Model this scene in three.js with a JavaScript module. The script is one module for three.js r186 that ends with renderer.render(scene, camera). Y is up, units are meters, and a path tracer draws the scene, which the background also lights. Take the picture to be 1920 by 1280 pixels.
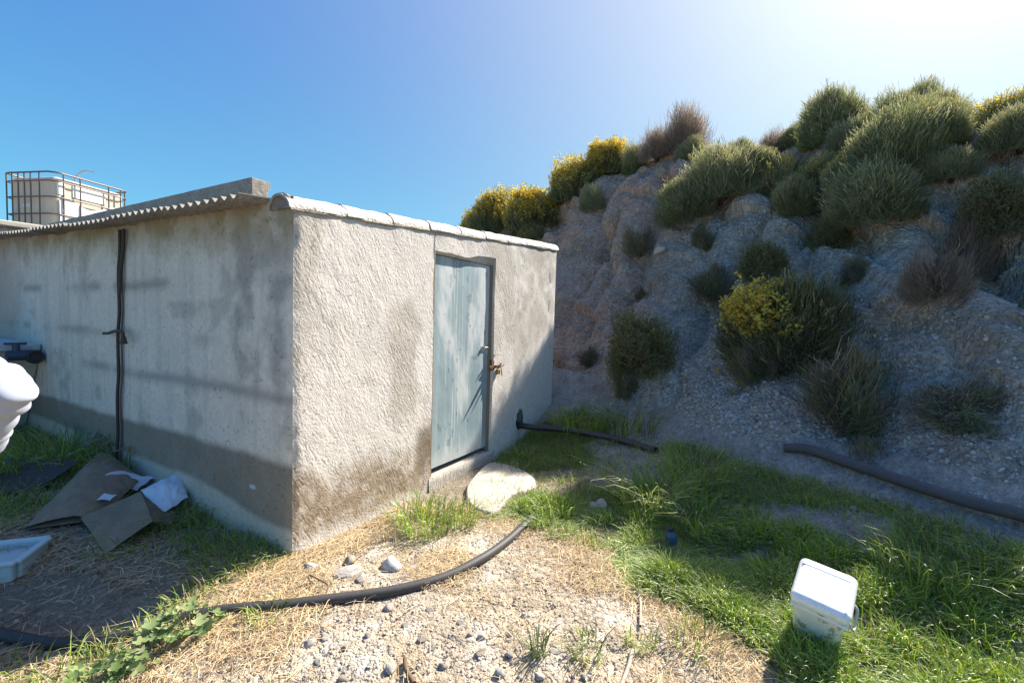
import * as THREE from 'three';
import { MarchingCubes } from 'three/addons/objects/MarchingCubes.js';
import { RoundedBoxGeometry } from 'three/addons/geometries/RoundedBoxGeometry.js';
import { mergeGeometries, mergeVertices, toCreasedNormals } from 'three/addons/utils/BufferGeometryUtils.js';

// ---------- camera, sky, sun, exposure ----------
const scene = new THREE.Scene();
const camera = new THREE.PerspectiveCamera(74.94, 1920 / 1280, 0.05, 1000);
camera.position.set(0, 1.55, 0);
camera.rotation.order = 'XYZ';
camera.rotation.x = -2.9 * Math.PI / 180;
camera.rotateZ(1.7 * Math.PI / 180);
const renderer = new THREE.WebGLRenderer({ antialias: true });
renderer.toneMapping = THREE.LinearToneMapping;
renderer.toneMappingExposure = 2.35;
renderer.shadowMap.enabled = true;
const SUN_AZ = 50, SUN_EL = 43, RAD = Math.PI / 180;
const sunDir = new THREE.Vector3(Math.sin(SUN_AZ * RAD) * Math.cos(SUN_EL * RAD), Math.sin(SUN_EL * RAD), -Math.cos(SUN_AZ * RAD) * Math.cos(SUN_EL * RAD));
const sun = new THREE.DirectionalLight(new THREE.Color().setRGB(1, 0.93, 0.82), 5);
sun.name = 'sun';
sun.position.copy(sunDir).multiplyScalar(40);
sun.castShadow = true;
sun.shadow.radius = 1.2;
sun.shadow.mapSize.set(4096, 4096);
Object.assign(sun.shadow.camera, { left: -14, right: 14, top: 14, bottom: -14, near: 1, far: 90 });
scene.add(sun, sun.target);
{
  const W = 1024, H = 512, data = new Float32Array(W * H * 4), d = new THREE.Vector3();
  const mix = (a, b, t) => a + (b - a) * t;
  for (let j = 0; j < H; j++) for (let i = 0; i < W; i++) {
    const v = (j + 0.5) / H, u = (i + 0.5) / W, el = (v - 0.5) * Math.PI, az = (u - 0.5) * 2 * Math.PI;
    d.set(Math.cos(el) * Math.cos(az), Math.sin(el), Math.cos(el) * Math.sin(az));
    const g = Math.acos(THREE.MathUtils.clamp(d.dot(sunDir), -1, 1)) / RAD;
    const h = Math.max(0, d.y);
    const k = Math.exp(-h * 3.5);                                   // paler towards the horizon
    let c = [mix(0.002, 0.135, k), mix(0.060, 0.385, k), mix(0.27, 0.47, k)];
    const a = 0.33 * Math.exp(-Math.pow(g / 41, 2)) + 0.28 * Math.exp(-Math.pow(g / 17, 2)) + 0.05 * Math.exp(-g / 45);
    c = [c[0] + a * 0.98, c[1] + a * 0.86, c[2] + a * 0.50];
    if (d.y < 0) { const t = Math.min(1, -d.y * 12); c = [mix(c[0], 0.16, t), mix(c[1], 0.14, t), mix(c[2], 0.11, t)]; }
    const o = (j * W + i) * 4;
    data[o] = c[0]; data[o + 1] = c[1]; data[o + 2] = c[2]; data[o + 3] = 1;
  }
  const sky = new THREE.DataTexture(data, W, H, THREE.RGBAFormat, THREE.FloatType);
  sky.mapping = THREE.EquirectangularReflectionMapping;
  sky.magFilter = sky.minFilter = THREE.LinearFilter;
  sky.needsUpdate = true;
  scene.background = sky;
  scene.environment = sky;
}

// ---------- noise ----------
function rng(seed) { let a = seed >>> 0; return () => { a = (a + 0x6D2B79F5) | 0; let t = Math.imul(a ^ (a >>> 15), 1 | a); t = (t + Math.imul(t ^ (t >>> 7), 61 | t)) ^ t; return ((t ^ (t >>> 14)) >>> 0) / 4294967296; }; }
//TERRAIN
function hash(x, y, s) { let h = Math.imul(x | 0, 374761393) ^ Math.imul(y | 0, 668265263) ^ Math.imul(s | 0, 974634777); h = Math.imul(h ^ (h >>> 13), 1274126177); h = Math.imul(h ^ (h >>> 16), 2246822519); return ((h ^ (h >>> 15)) >>> 0) / 4294967296; }
function vn(x, y, s = 0) {
  const xi = Math.floor(x), yi = Math.floor(y), fx = x - xi, fy = y - yi;
  const a = fx * fx * (3 - 2 * fx), b = fy * fy * (3 - 2 * fy);
  const p = hash(xi, yi, s), q = hash(xi + 1, yi, s), r = hash(xi, yi + 1, s), t = hash(xi + 1, yi + 1, s);
  return (p + (q - p) * a) * (1 - b) + (r + (t - r) * a) * b;
}
function fbm(x, y, o = 4, s = 0) { let v = 0, a = 0.5, n = 0; for (let i = 0; i < o; i++) { v += a * vn(x, y, s + i); n += a; a *= 0.5; x = x * 2.03 + 11.7; y = y * 2.03 + 5.3; } return v / n; }
// the same noise, repeating every "per" cells, for tiled textures
function tn(x, y, per, s = 0) {
  const m = (k) => ((k % per) + per) % per, xi = Math.floor(x), yi = Math.floor(y), fx = x - xi, fy = y - yi;
  const a = fx * fx * (3 - 2 * fx), b = fy * fy * (3 - 2 * fy);
  const p = hash(m(xi), m(yi), s), q = hash(m(xi + 1), m(yi), s), r = hash(m(xi), m(yi + 1), s), t = hash(m(xi + 1), m(yi + 1), s);
  return (p + (q - p) * a) * (1 - b) + (r + (t - r) * a) * b;
}
const ss = (a, b, x) => { const t = Math.min(1, Math.max(0, (x - a) / (b - a))); return t * t * (3 - 2 * t); };
const lerp = (a, b, t) => a + (b - a) * t;
const clamp = (x, a = 0, b = 1) => Math.min(b, Math.max(a, x));
const U = (x, z) => 0.829 * x - 0.559 * z, V = (x, z) => 0.559 * x + 0.829 * z;
// ---------- the lie of the land ----------
function groundH(x, z) {
  const u = U(x, z), v = V(x, z);
  let h = 0.30 * ss(2.7, 4.2, u) + 0.22 * ss(3.0, 4.3, u) * ss(-3.6, -5.0, v) + 0.5 * ss(3.9, 5.0, u);
  h += -0.16 * ss(-1.45, -2.1, x) * ss(-2.95, -2.2, z) + 0.05 * ss(-2.2, -3.6, x) * ss(-2.6, -3.6, z);
  h += -0.05 * ss(-2.2, -1.2, z);
  h += 0.045 * (fbm(x * 1.3 + 3, z * 1.3, 3, 7) - 0.5) + 0.028 * (fbm(x * 5, z * 5, 3, 9) - 0.5);
  return h;
}
const PROF = [[3.1, -0.25], [3.7, 0.10], [4.3, 0.40], [5.0, 0.98], [5.6, 1.62], [6.1, 2.32], [6.55, 3.0], [7.0, 3.68], [7.5, 4.25], [8.2, 4.72], [9.4, 5.05], [12, 5.4], [22, 6.0]];
const PS = [0]; for (let i = 1; i < PROF.length; i++) PS.push(PS[i - 1] + Math.hypot(PROF[i][0] - PROF[i - 1][0], PROF[i][1] - PROF[i - 1][1]));
const S_END = PS[PS.length - 1];
function profile(s) {
  let i = 0; while (i < PS.length - 2 && s > PS[i + 1]) i++;
  const t = (s - PS[i]) / (PS[i + 1] - PS[i]), p = PROF[Math.max(0, i - 1)], a = PROF[i], b = PROF[i + 1], c = PROF[Math.min(PROF.length - 1, i + 2)];
  const cr = (k) => 0.5 * (2 * a[k] + (b[k] - p[k]) * t + (2 * p[k] - 5 * a[k] + 4 * b[k] - c[k]) * t * t + (3 * a[k] - p[k] - 3 * b[k] + c[k]) * t * t * t);
  return [cr(0), cr(1)];
}
// gullies: [v at mid-slope, slant (m of v per m of s), width, depth, s from, s to]
const GULLIES = [[-6.5, 0.1, 0.16, 0.22, 2.2, 6.2], [-5.3, -0.25, 0.22, 0.25, 3.0, 6.5], [-3.55, 0.02, 0.20, 0.34, 2.6, 6.6], [-2.75, -0.18, 0.2, 0.30, 3.0, 6.2], [-0.95, -0.5, 0.30, 0.42, 2.0, 5.6], [0.35, -0.42, 0.22, 0.36, 1.6, 6.0], [1.5, -0.3, 0.25, 0.4, 1.5, 6.0], [-9, 0.1, 0.3, 0.3, 2, 6.5], [3, 0.2, 0.3, 0.3, 2, 6]];
function hillD(v, s) {
  const env = ss(0.9, 2.6, s) * (1 - 0.6 * ss(6.2, 8, s));
  const w = v + 0.35 * (fbm(v * 0.9, s * 0.9, 3, 21) - 0.5) + 0.12 * (fbm(v * 3, s * 3, 2, 22) - 0.5);
  const r1 = Math.abs(((w * (0.50 + 0.1 * vn(v * 0.3, 2, 20)) + 0.16 * s + 0.5 * fbm(v * 0.7, s * 0.5, 2, 19) + 40.3) % 1) - 0.5) * 2;                      // rounded buttresses
  let d = env * 0.30 * (Math.sqrt(clamp(1 - r1 * r1)) - 0.62) + env * 0.65 * (fbm(w * 0.55, s * 0.5, 3, 23) - 0.5);
  for (const [v0, sl, wd, dp, sa, sb] of GULLIES) {
    const x = (w - v0 - sl * (s - 4.4)) / wd;
    if (Math.abs(x) < 4) d -= 1.35 * dp * Math.exp(-Math.pow(Math.abs(x), 1.3)) * ss(sa - 0.5, sa + 0.5, s) * (1 - ss(sb - 0.6, sb + 0.4, s));
  }
  const rib = Math.abs(((w * 0.9 + 0.62 * s + 0.7 * fbm(v * 1.1, s * 0.8, 2, 33) + 60) % 1) - 0.5) * 2; d += env * 0.13 * (0.5 - Math.pow(rib, 2.2)) * ss(-4.6, -2.6, v);
  const ledge = fbm(v * 0.8 + 5, s * 2.6 + v * 0.5, 3, 28); d += env * 0.16 * (ss(0.42, 0.52, ledge) - 0.5) * ss(0.35, 0.6, fbm(v * 0.9, s * 0.9 + 4, 2, 31));
  d += (0.05 + 0.18 * env) * (fbm(v * 1.9, s * 1.9, 4, 25) - 0.5) + (0.02 + 0.08 * env) * (fbm(v * 7, s * 7, 3, 27) - 0.5) + 0.03 * (fbm(v * 22, s * 22, 2, 29) - 0.5);
  return d;
}
function hillPoint(v, s) {
  const p = profile(s), q = profile(s + 0.02);
  let tu = q[0] - p[0], th = q[1] - p[1]; const l = Math.hypot(tu, th); tu /= l; th /= l;
  const top = lerp(1, 0.84, ss(-3.4, -1.2, v)) * (1 + 0.07 * ss(-9.8, -8, v) * ss(-4.9, -5.9, v)) * (1 - 0.05 * ss(-5.6, -4.8, v) * ss(-2.8, -3.6, v)) * lerp(1, 0.55, ss(-17, -40, v)) * lerp(1, 0.8, ss(4, 10, v));
  const d = hillD(v, s);
  const u = p[0] - th * d, h = p[1] * (p[1] > 0.5 ? lerp(1, top, ss(0.5, 3, p[1])) : 1) + tu * d;
  return [0.829 * u + 0.559 * v, h, -0.559 * u + 0.829 * v];
}
//END

// ---------- helpers ----------
const used = new Map();
function numbered(n) { const k = used.get(n) || 0; used.set(n, k + 1); return k ? `${n}_${String(k).padStart(3, '0')}` : n; }
function shadowed(o) { o.traverse((m) => { if (m.isMesh) { m.castShadow = true; m.receiveShadow = true; } }); return o; }
function info(o, label, category, group, kind) {
  if (label) o.userData.label = label;
  if (category) o.userData.category = category;
  if (group) o.userData.group = group;
  if (kind) o.userData.kind = kind;
  return o;
}
function thing(name, label, category, pos = [0, 0, 0], turn = 0, group) {
  const g = new THREE.Group(); g.name = numbered(name); g.position.set(...pos); g.rotation.y = turn; scene.add(g);
  return info(g, label, category, group);
}
function part(name, geo, mat, parent, label) {
  const m = new THREE.Mesh(Array.isArray(geo) ? mergeGeometries(geo.map(plain)) : geo, mat);
  m.name = name; m.castShadow = m.receiveShadow = true; parent.add(m);
  if (label) m.userData.label = label;
  return m;
}
function single(name, geo, mat, label, category, pos = [0, 0, 0], group, kind) {
  const m = part(numbered(name), geo, mat, scene); m.position.set(...pos);
  return info(m, label, category, group, kind);
}
function structure(name, geo, mat) { return info(part(numbered(name), geo, mat, scene), null, null, null, 'structure'); }
function plain(g) { const q = g.index ? g.toNonIndexed() : g.clone(); for (const k of Object.keys(q.attributes)) if (!['position', 'normal', 'uv'].includes(k)) q.deleteAttribute(k); return q; }
function copy(src, name, label, group) { const c = src.clone(); c.name = numbered(name); c.userData = { ...src.userData }; scene.add(c); if (label) c.userData.label = label; if (group) c.userData.group = group; return c; }
const sRGB = (c) => Math.round(255 * clamp(c <= 0.0031308 ? c * 12.92 : 1.055 * Math.pow(c, 1 / 2.4) - 0.055));
// fn(u, v) gives a linear colour [r, g, b] (or one height in 0..1 when grey)
function texture(w, h, fn, grey = false) {
  const d = new Uint8Array(w * h * 4);
  for (let j = 0; j < h; j++) for (let i = 0; i < w; i++) {
    const c = fn((i + 0.5) / w, (j + 0.5) / h), o = (j * w + i) * 4;
    if (grey) d[o] = d[o + 1] = d[o + 2] = Math.round(255 * clamp(c)); else { d[o] = sRGB(c[0]); d[o + 1] = sRGB(c[1]); d[o + 2] = sRGB(c[2]); }
    d[o + 3] = 255;
  }
  const t = new THREE.DataTexture(d, w, h); t.wrapS = t.wrapT = THREE.RepeatWrapping; t.magFilter = THREE.LinearFilter; t.minFilter = THREE.LinearMipmapLinearFilter; t.generateMipmaps = true;
  if (!grey) t.colorSpace = THREE.SRGBColorSpace;
  t.needsUpdate = true; return t;
}
function repeated(t, x, y) { const c = t.clone(); c.repeat.set(x, y); c.needsUpdate = true; return c; }
const mixc = (a, b, t) => [a[0] + (b[0] - a[0]) * t, a[1] + (b[1] - a[1]) * t, a[2] + (b[2] - a[2]) * t];
const mul = (a, k) => [a[0] * k, a[1] * k, a[2] * k];
const lin = (r, g, b) => new THREE.Color().setRGB(r, g, b);
const std = (o) => new THREE.MeshStandardMaterial({ roughness: 0.9, ...o });
// a sheet of nu x nv cells; fn(u, v) -> [x, y, z]; skip(u, v) leaves a cell out
function patch(fn, nu, nv, uvf = (u, v) => [u, v], skip) {
  const pos = [], uv = [], idx = [];
  for (let j = 0; j <= nv; j++) for (let i = 0; i <= nu; i++) { pos.push(...fn(i / nu, j / nv)); uv.push(...uvf(i / nu, j / nv)); }
  for (let j = 0; j < nv; j++) for (let i = 0; i < nu; i++) {
    if (skip && skip((i + 0.5) / nu, (j + 0.5) / nv)) continue;
    const a = j * (nu + 1) + i, b = a + 1, c = a + nu + 1, d = c + 1; idx.push(a, b, d, a, d, c);
  }
  const g = new THREE.BufferGeometry(); g.setAttribute('position', new THREE.Float32BufferAttribute(pos, 3)); g.setAttribute('uv', new THREE.Float32BufferAttribute(uv, 2)); g.setIndex(idx); g.computeVertexNormals();
  return g;
}
function box(x0, x1, y0, y1, z0, z1, r = 0) {
  const g = r ? new RoundedBoxGeometry(x1 - x0, y1 - y0, z1 - z0, 2, r) : new THREE.BoxGeometry(x1 - x0, y1 - y0, z1 - z0);
  return g.translate((x0 + x1) / 2, (y0 + y1) / 2, (z0 + z1) / 2);
}
function tube(pts, r, seg = 40, rad = 10) { return new THREE.TubeGeometry(new THREE.CatmullRomCurve3(pts.map((p) => new THREE.Vector3(...p)), false, 'centripetal'), seg, r, rad, false); }
function disc(p, dir, r) { const g = new THREE.CircleGeometry(r, 12); g.lookAt(new THREE.Vector3(...dir)); return g.translate(...p); }
function rod(a, b, r, n = 8) {
  const A = new THREE.Vector3(...a), B = new THREE.Vector3(...b), d = B.clone().sub(A);
  const g = new THREE.CylinderGeometry(r, r, d.length(), n); g.applyQuaternion(new THREE.Quaternion().setFromUnitVectors(new THREE.Vector3(0, 1, 0), d.normalize())); const c = A.add(B).multiplyScalar(0.5);
  return g.translate(c.x, c.y, c.z);
}
function wobble(g, amp, freq, seed = 0) {            // pushes the vertices about with smooth noise
  const p = g.attributes.position;
  for (let i = 0; i < p.count; i++) {
    const x = p.getX(i), y = p.getY(i), z = p.getZ(i);
    p.setXYZ(i, x + amp * (vn(y * freq + 3.1, z * freq + x * freq, seed) - 0.5) * 2, y + amp * (vn(x * freq + 7.7, z * freq - y * freq, seed + 1) - 0.5) * 2, z + amp * (vn(x * freq - z * freq, y * freq + 1.3, seed + 2) - 0.5) * 2);
  }
  g.computeVertexNormals(); return g;
}

// ---------- shared textures ----------
const tSpeck = texture(512, 512, (u, v) => {                    // mineral grain, 1 m repeat: grey multiplier stored as colour
  const n = 0.5 * tn(u * 16, v * 16, 16, 1) + 0.5 * tn(u * 48, v * 48, 48, 2), f = tn(u * 170, v * 170, 170, 3), q = tn(u * 90, v * 90, 90, 5);
  let k = 0.62 + 0.3 * n + 0.26 * (f - 0.5) + (q > 0.8 ? 0.22 : 0) - (q < 0.16 ? 0.22 : 0);
  return [k, k * 0.985, k * 0.96];
});
const tPebble = texture(512, 512, (u, v) => {                   // coarse gravel relief, 0.6 m repeat
  let h = 0;
  for (const [n, a, s] of [[14, 0.55, 11], [34, 0.35, 12], [80, 0.2, 13]]) {
    const x = u * n, y = v * n, xi = Math.floor(x), yi = Math.floor(y); let b = 9;
    for (let dy = -1; dy <= 1; dy++) for (let dx = -1; dx <= 1; dx++) { const cx = ((xi + dx) % n + n) % n, cy = ((yi + dy) % n + n) % n; const px = xi + dx + hash(cx, cy, s), py = yi + dy + hash(cx, cy, s + 50); b = Math.min(b, Math.hypot(x - px, y - py) / (0.45 + 0.55 * hash(cx, cy, s + 90))); }
    h += a * Math.sqrt(clamp(1 - b * b));
  }
  return clamp(h);
}, true);
const tRock = texture(512, 512, (u, v) => {                     // shaly broken rock relief, 1.4 m repeat
  const w = 2.2 * tn(u * 6, v * 6, 6, 31), a = tn(u * 12 + w * 0.3, v * 30 + w, 30 * 64, 32);
  const n = 0.34 * tn(u * 9, v * 9, 9, 33) + 0.30 * Math.abs(tn(u * 24, v * 24, 24, 34) - 0.5) * 2 + 0.22 * Math.abs(tn(u * 60, v * 60, 60, 35) - 0.5) * 2 + 0.16 * tn(u * 140, v * 140, 140, 36);
  return clamp(n * 1.1);
}, true);

// ---------- ground ----------
const LAWN = [[-0.13, -3.42], [0.02, -3.75], [0.35, -3.75], [0.9, -3.62], [1.51, -3.24], [2.03, -3.0], [2.35, -2.75], [2.85, -2.62], [4.2, -2.5], [4.2, -0.6], [1.2, -0.9], [1.2, -1.7], [1.22, -2.05], [1.0, -2.36], [0.82, -2.52], [0.66, -2.83], [0.43, -3.10], [0.2, -3.20]];
function polyDist(P, x, z) {                                     // > 0 inside
  let inside = false, d = 1e9;
  for (let i = 0, j = P.length - 1; i < P.length; j = i++) {
    const [xi, zi] = P[i], [xj, zj] = P[j];
    if ((zi > z) !== (zj > z) && x < (xj - xi) * (z - zi) / (zj - zi) + xi) inside = !inside;
    const t = clamp(((x - xi) * (xj - xi) + (z - zi) * (zj - zi)) / ((xj - xi) ** 2 + (zj - zi) ** 2));
    d = Math.min(d, Math.hypot(x - xi - t * (xj - xi), z - zi - t * (zj - zi)));
  }
  return inside ? d : -d;
}
const GRAVEL = [[-1.5, -2.62], [-1.3, -2.75], [-0.8, -3.45], [-0.2, -3.6], [0.2, -3.25], [0.5, -3.05], [0.7, -2.75], [0.95, -2.4], [1.15, -2.05], [1.15, -0.5], [-1.45, -0.5], [-1.5, -1.7], [-1.7, -2.15]];
const gravelAt = (x, z) => ss(-0.12, 0.12, polyDist(GRAVEL, x, z) + 0.28 * (fbm(x * 2.2, z * 2.2, 3, 41) - 0.5));
const lawnAt = (x, z) => ss(-0.06, 0.10, polyDist(LAWN, x, z) + 0.34 * (fbm(x * 2.6, z * 2.6, 3, 43) - 0.5));
{
  const axis = (lo, hi, step, far) => { const a = []; for (let x = lo; x <= hi + 1e-6; x += step) a.push(x); for (let s = step * 2, x = hi; x < far;) { x += s; a.push(x); s *= 1.35; } for (let s = step * 2, x = lo; x > -far;) { x -= s; a.unshift(x); s *= 1.35; } return a; };
  const X = axis(-4.2, 3.6, 0.024, 320), Z = axis(-6.4, -0.9, 0.024, 320), pos = [], uv = [], col = [], idx = [];
  for (const z of Z) for (const x of X) {
    const near = x > -6 && x < 5 && z > -9 && z < 1;
    let h = groundH(x, z) - 0.55 * ss(4.4, 5.2, U(x, z)) * 1.0;
    if (near) h += 0.012 * (fbm(x * 14, z * 14, 3, 51) - 0.5) + 0.010 * (vn(x * 38, z * 38, 52) - 0.5);
    pos.push(x, h, z); uv.push(x, z);
    const g = gravelAt(x, z), l = lawnAt(x, z), n = fbm(x * 3, z * 3, 4, 61), m = fbm(x * 9 + 4, z * 9, 3, 62);
    let c = mixc([0.23, 0.185, 0.135], [0.34, 0.28, 0.215], n);                              // dark humus
    c = mixc(c, mixc([0.43, 0.355, 0.27], [0.60, 0.525, 0.43], ss(0.35, 0.65, m)), g);        // pale gravel
    c = mixc(c, [0.46, 0.35, 0.21], g * 0.4 * ss(0.5, 0.68, fbm(x * 4.3 + 9, z * 4.3, 3, 63)));   // straw litter
    c = mixc(c, [0.25, 0.20, 0.135], l * (1 - g) * 0.8);
    const toe = ss(2.6, 3.6, U(x, z)); c = mixc(c, mixc([0.27, 0.24, 0.21], [0.42, 0.39, 0.35], m), toe);
    const k = 0.8 + 0.4 * hash(x * 997, z * 997, 3);
    col.push(c[0] * k, c[1] * k, c[2] * k);
  }
  const nx = X.length; for (let j = 0; j < Z.length - 1; j++) for (let i = 0; i < nx - 1; i++) { const a = j * nx + i; idx.push(a, a + nx, a + 1, a + 1, a + nx, a + nx + 1); }
  const g = new THREE.BufferGeometry(); g.setAttribute('position', new THREE.Float32BufferAttribute(pos, 3)); g.setAttribute('uv', new THREE.Float32BufferAttribute(uv, 2)); g.setAttribute('color', new THREE.Float32BufferAttribute(col, 3)); g.setIndex(idx); g.computeVertexNormals();
  structure('ground', g, std({ vertexColors: true, map: repeated(tSpeck, 1.05, 1.05), bumpMap: repeated(tPebble, 1.7, 1.7), bumpScale: 0.016, roughness: 0.97 }));
}
// ---------- the cut bank ----------
{
  const Vs = [], Ss = []; for (let v = -45; v < 16;) { Vs.push(v); v += v < -16 ? 0.25 : v < -9.5 ? 0.07 : v < 1.2 ? 0.034 : 0.12; } for (let s = 0; s < S_END;) { Ss.push(s); s += s < 8.6 ? 0.034 : 0.2; }
  const pos = [], uv = [], col = [], idx = [];
  for (const s of Ss) for (const v of Vs) {
    pos.push(...hillPoint(v, s)); uv.push(v, s);
    const n = fbm(v * 1.1, s * 1.1, 4, 71), m = fbm(v * 5, s * 5, 3, 72), o = fbm(v * 0.5 + 3, s * 0.6, 3, 73);
    let c = mixc([0.38, 0.325, 0.26], [0.63, 0.56, 0.475], n);
    const red = clamp(ss(-3.6, -5.4, v) * 0.95 + 0.6 * ss(0.56, 0.7, o) * ss(-1, -4, v));
    c = mixc(c, mixc([0.45, 0.28, 0.185], [0.66, 0.47, 0.36], m), red);
    c = mixc(c, [0.32, 0.25, 0.18], 0.5 * ss(0.55, 0.72, fbm(v * 0.8 + 17, s * 1.5, 3, 74)));
    const scree = ss(3.4, 1.6, s - 0.8 * (o - 0.5)); c = mixc(c, mixc([0.28, 0.255, 0.225], [0.46, 0.43, 0.39], m), scree * 0.7 * (1 - red));
    const k = 0.72 + 0.56 * hash(v * 991, s * 991, 5); col.push(c[0] * k, c[1] * k, c[2] * k);
  }
  const nv = Vs.length; for (let j = 0; j < Ss.length - 1; j++) for (let i = 0; i < nv - 1; i++) { const a = j * nv + i; idx.push(a, a + nv + 1, a + 1, a, a + nv, a + nv + 1); }
  const g = new THREE.BufferGeometry(); g.setAttribute('position', new THREE.Float32BufferAttribute(pos, 3)); g.setAttribute('uv', new THREE.Float32BufferAttribute(uv, 2)); g.setAttribute('color', new THREE.Float32BufferAttribute(col, 3)); g.setIndex(idx); g.computeVertexNormals();
  const nm = g.attributes.normal; if (nm.getY(Math.floor(nm.count / 2)) < 0) { const ix = g.index.array; for (let i = 0; i < ix.length; i += 3) { const t = ix[i]; ix[i] = ix[i + 1]; ix[i + 1] = t; } g.computeVertexNormals(); }
  structure('hill', g, std({ vertexColors: true, map: repeated(tSpeck, 0.9, 0.9), bumpMap: repeated(tRock, 0.72, 0.72), bumpScale: 0.08, roughness: 0.96 }));
}

// ---------- the shed ----------
const CX = -1.354, CZ = -2.74, TH = 1.0508;
const shed = thing('shed', 'low shed of rough grey plaster with a metal door and a corrugated roof', 'shed', [CX, 0, CZ], TH);
const shedG = (x, z) => [CX + x * Math.cos(TH) + z * Math.sin(TH), CZ - x * Math.sin(TH) + z * Math.cos(TH)];   // from the shed's axes to the ground plan
const LEN = 6.7, DEEP = 3.87;
const frontTop = (x) => 2.172 + 0.0828 * x;
const sheetY = (x, z) => { const q = -z - 0.23; return 2.230 + 0.0828 * x + 0.0045 * q + 0.0036 * q * q; };   // underside of the roof sheet
{
  // textures in metres: front wall 4 x 3 (x 0..4, y -0.5..2.5), left wall 7 x 3
  const tFront = texture(1400, 1050, (u, v) => {
    const x = u * 4, y = v * 3 - 0.5, n = fbm(x * 1.6, y * 1.6, 5, 101), m = fbm(x * 7, y * 7, 4, 102), f = fbm(x * 45, y * 45, 2, 103), st = fbm((x + y * 0.45) * 26, (y - x * 0.45) * 7, 3, 104);
    let c = mixc([0.55, 0.50, 0.445], [0.70, 0.65, 0.595], clamp(0.5 * n + 0.3 * m + 0.4 * st - 0.05));
    c = mixc(c, [0.42, 0.375, 0.315], 0.7 * ss(0.54, 0.72, fbm(x * 2.1 + 5, y * 1.5, 4, 105) + 0.10 * (y - 1.3)));    // grey weathering
    c = mixc(c, [0.33, 0.30, 0.25], 0.5 * ss(2.45, 2.95, x) * ss(0.35, 0.6, m) * ss(1.0, 1.8, y));
    const edge = 0.52 + 0.14 * (fbm(x * 2.4, 1, 4, 106) - 0.5) * 2 - 0.10 * x * ss(0.3, 1.2, x) + 0.25 * ss(1.1, 1.35, x);
    const soil = ss(edge + 0.12, edge - 0.14, y + 0.16 * (fbm(x * 9, y * 9, 3, 107) - 0.5)) * (0.6 + 0.4 * ss(0.3, 0.55, fbm(x * 14, y * 14, 3, 108))) * ss(0.02, 0.16, y - 0.02 + 0.1 * fbm(x * 5, 3, 2, 111)) * ss(1.9, 1.3, x);
    c = mixc(c, mixc([0.22, 0.155, 0.095], [0.34, 0.26, 0.18], f), soil * 0.92);                                            // splashed earth
    c = mixc(c, [0.17, 0.13, 0.09], 0.8 * ss(0.10, 0.0, Math.hypot((x - 1.27) * 0.9, (y - 0.42) * 0.55) - 0.06 + 0.09 * (m - 0.5)));
    if (vn(x * 70, y * 70, 109) > 0.86 && m > 0.42) c = mul(c, 0.62);                                                  // pits
    c = mixc(c, [0.68, 0.65, 0.60], 0.7 * ss(0.16, 0.02, Math.hypot(x - 1.22, (y - 1.12) * 0.6) + 0.08 * (m - 0.5)));   // patched spot
    return mul(c, 0.90 + 0.2 * f);
  });
  const bFront = texture(1800, 1350, (u, v) => {              // hand-thrown render: fine grit, shallow dents, slanting trowel scratches
    const x = u * 4, y = v * 3 - 0.5, a = x + y * 0.55, b = y - x * 0.55, g = fbm(x * 95, y * 95, 3, 122), st = fbm(a * 55, b * 16, 3, 121), l = fbm(x * 5, y * 5, 3, 123), sm = ss(2.45, 2.9, x) * 0.55, p = ss(0.40, 0.62, fbm(x * 3.1 + 4, y * 3.1, 3, 126));
    const sc = (k, s) => { const n = Math.abs(vn(a * k + 0.7 * vn(b * 3, a, s + 5), b * k * 0.16, s) - 0.5) * 2; return ss(0.0, 0.14, n); };
    const groove = 0.6 * sc(26, 124) + 0.4 * sc(44, 125);
    return clamp((0.44 * g + (0.12 + 0.30 * p) * st + 0.22 * l + 0.20 * groove - 0.10) * (1 - sm) + 0.5 * sm);
  }, true);
  const tLeft = texture(1750, 750, (u, v) => {
    const z = u * 7, y = v * 3 - 0.5, n = fbm(z * 1.3, y * 1.3, 5, 131), m = fbm(z * 6, y * 6, 4, 132), f = fbm(z * 45, y * 45, 2, 133), dr = fbm(z * 13, y * 1.1, 3, 134);
    let c = mixc([0.60, 0.535, 0.43], [0.77, 0.69, 0.57], clamp(0.6 * n + 0.5 * m - 0.05));
    c = mixc(c, [0.44, 0.41, 0.36], 0.3 * ss(0.5, 0.72, dr));
    for (const yc of [1.72, 1.30, 0.98]) c = mixc(c, [0.31, 0.285, 0.24], 0.75 * Math.exp(-(((y - yc - 0.05 * (fbm(z * 1.4, yc, 3, 135) - 0.5)) / 0.045) ** 2)) * ss(0.4, 0.62, fbm(z * 1.7, yc * 3, 3, 136)));   // block courses
    c = mixc(c, [0.25, 0.235, 0.20], 0.7 * ss(0.40, 0.66, (0.55 * fbm(z * 3.2, y * 2.0, 4, 137) + 0.45 * m) * ss(1.1, 0.2, Math.abs(z - 0.34) * 1.5) + 0.10 * (y - 1.5)));                  // mould by the corner
    c = mixc(c, [0.34, 0.31, 0.255], 0.5 * ss(0.58, 0.78, fbm(z * 4 + 7, y * 4, 4, 138)));
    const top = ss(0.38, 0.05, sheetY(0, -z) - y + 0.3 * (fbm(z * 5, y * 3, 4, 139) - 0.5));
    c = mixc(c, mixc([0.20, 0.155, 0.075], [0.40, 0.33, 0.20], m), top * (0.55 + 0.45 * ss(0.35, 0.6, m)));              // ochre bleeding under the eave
    c = mixc(c, [0.34, 0.27, 0.20], 0.7 * ss(4.4, 6, z + 0.8 * (m - 0.5)));
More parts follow.
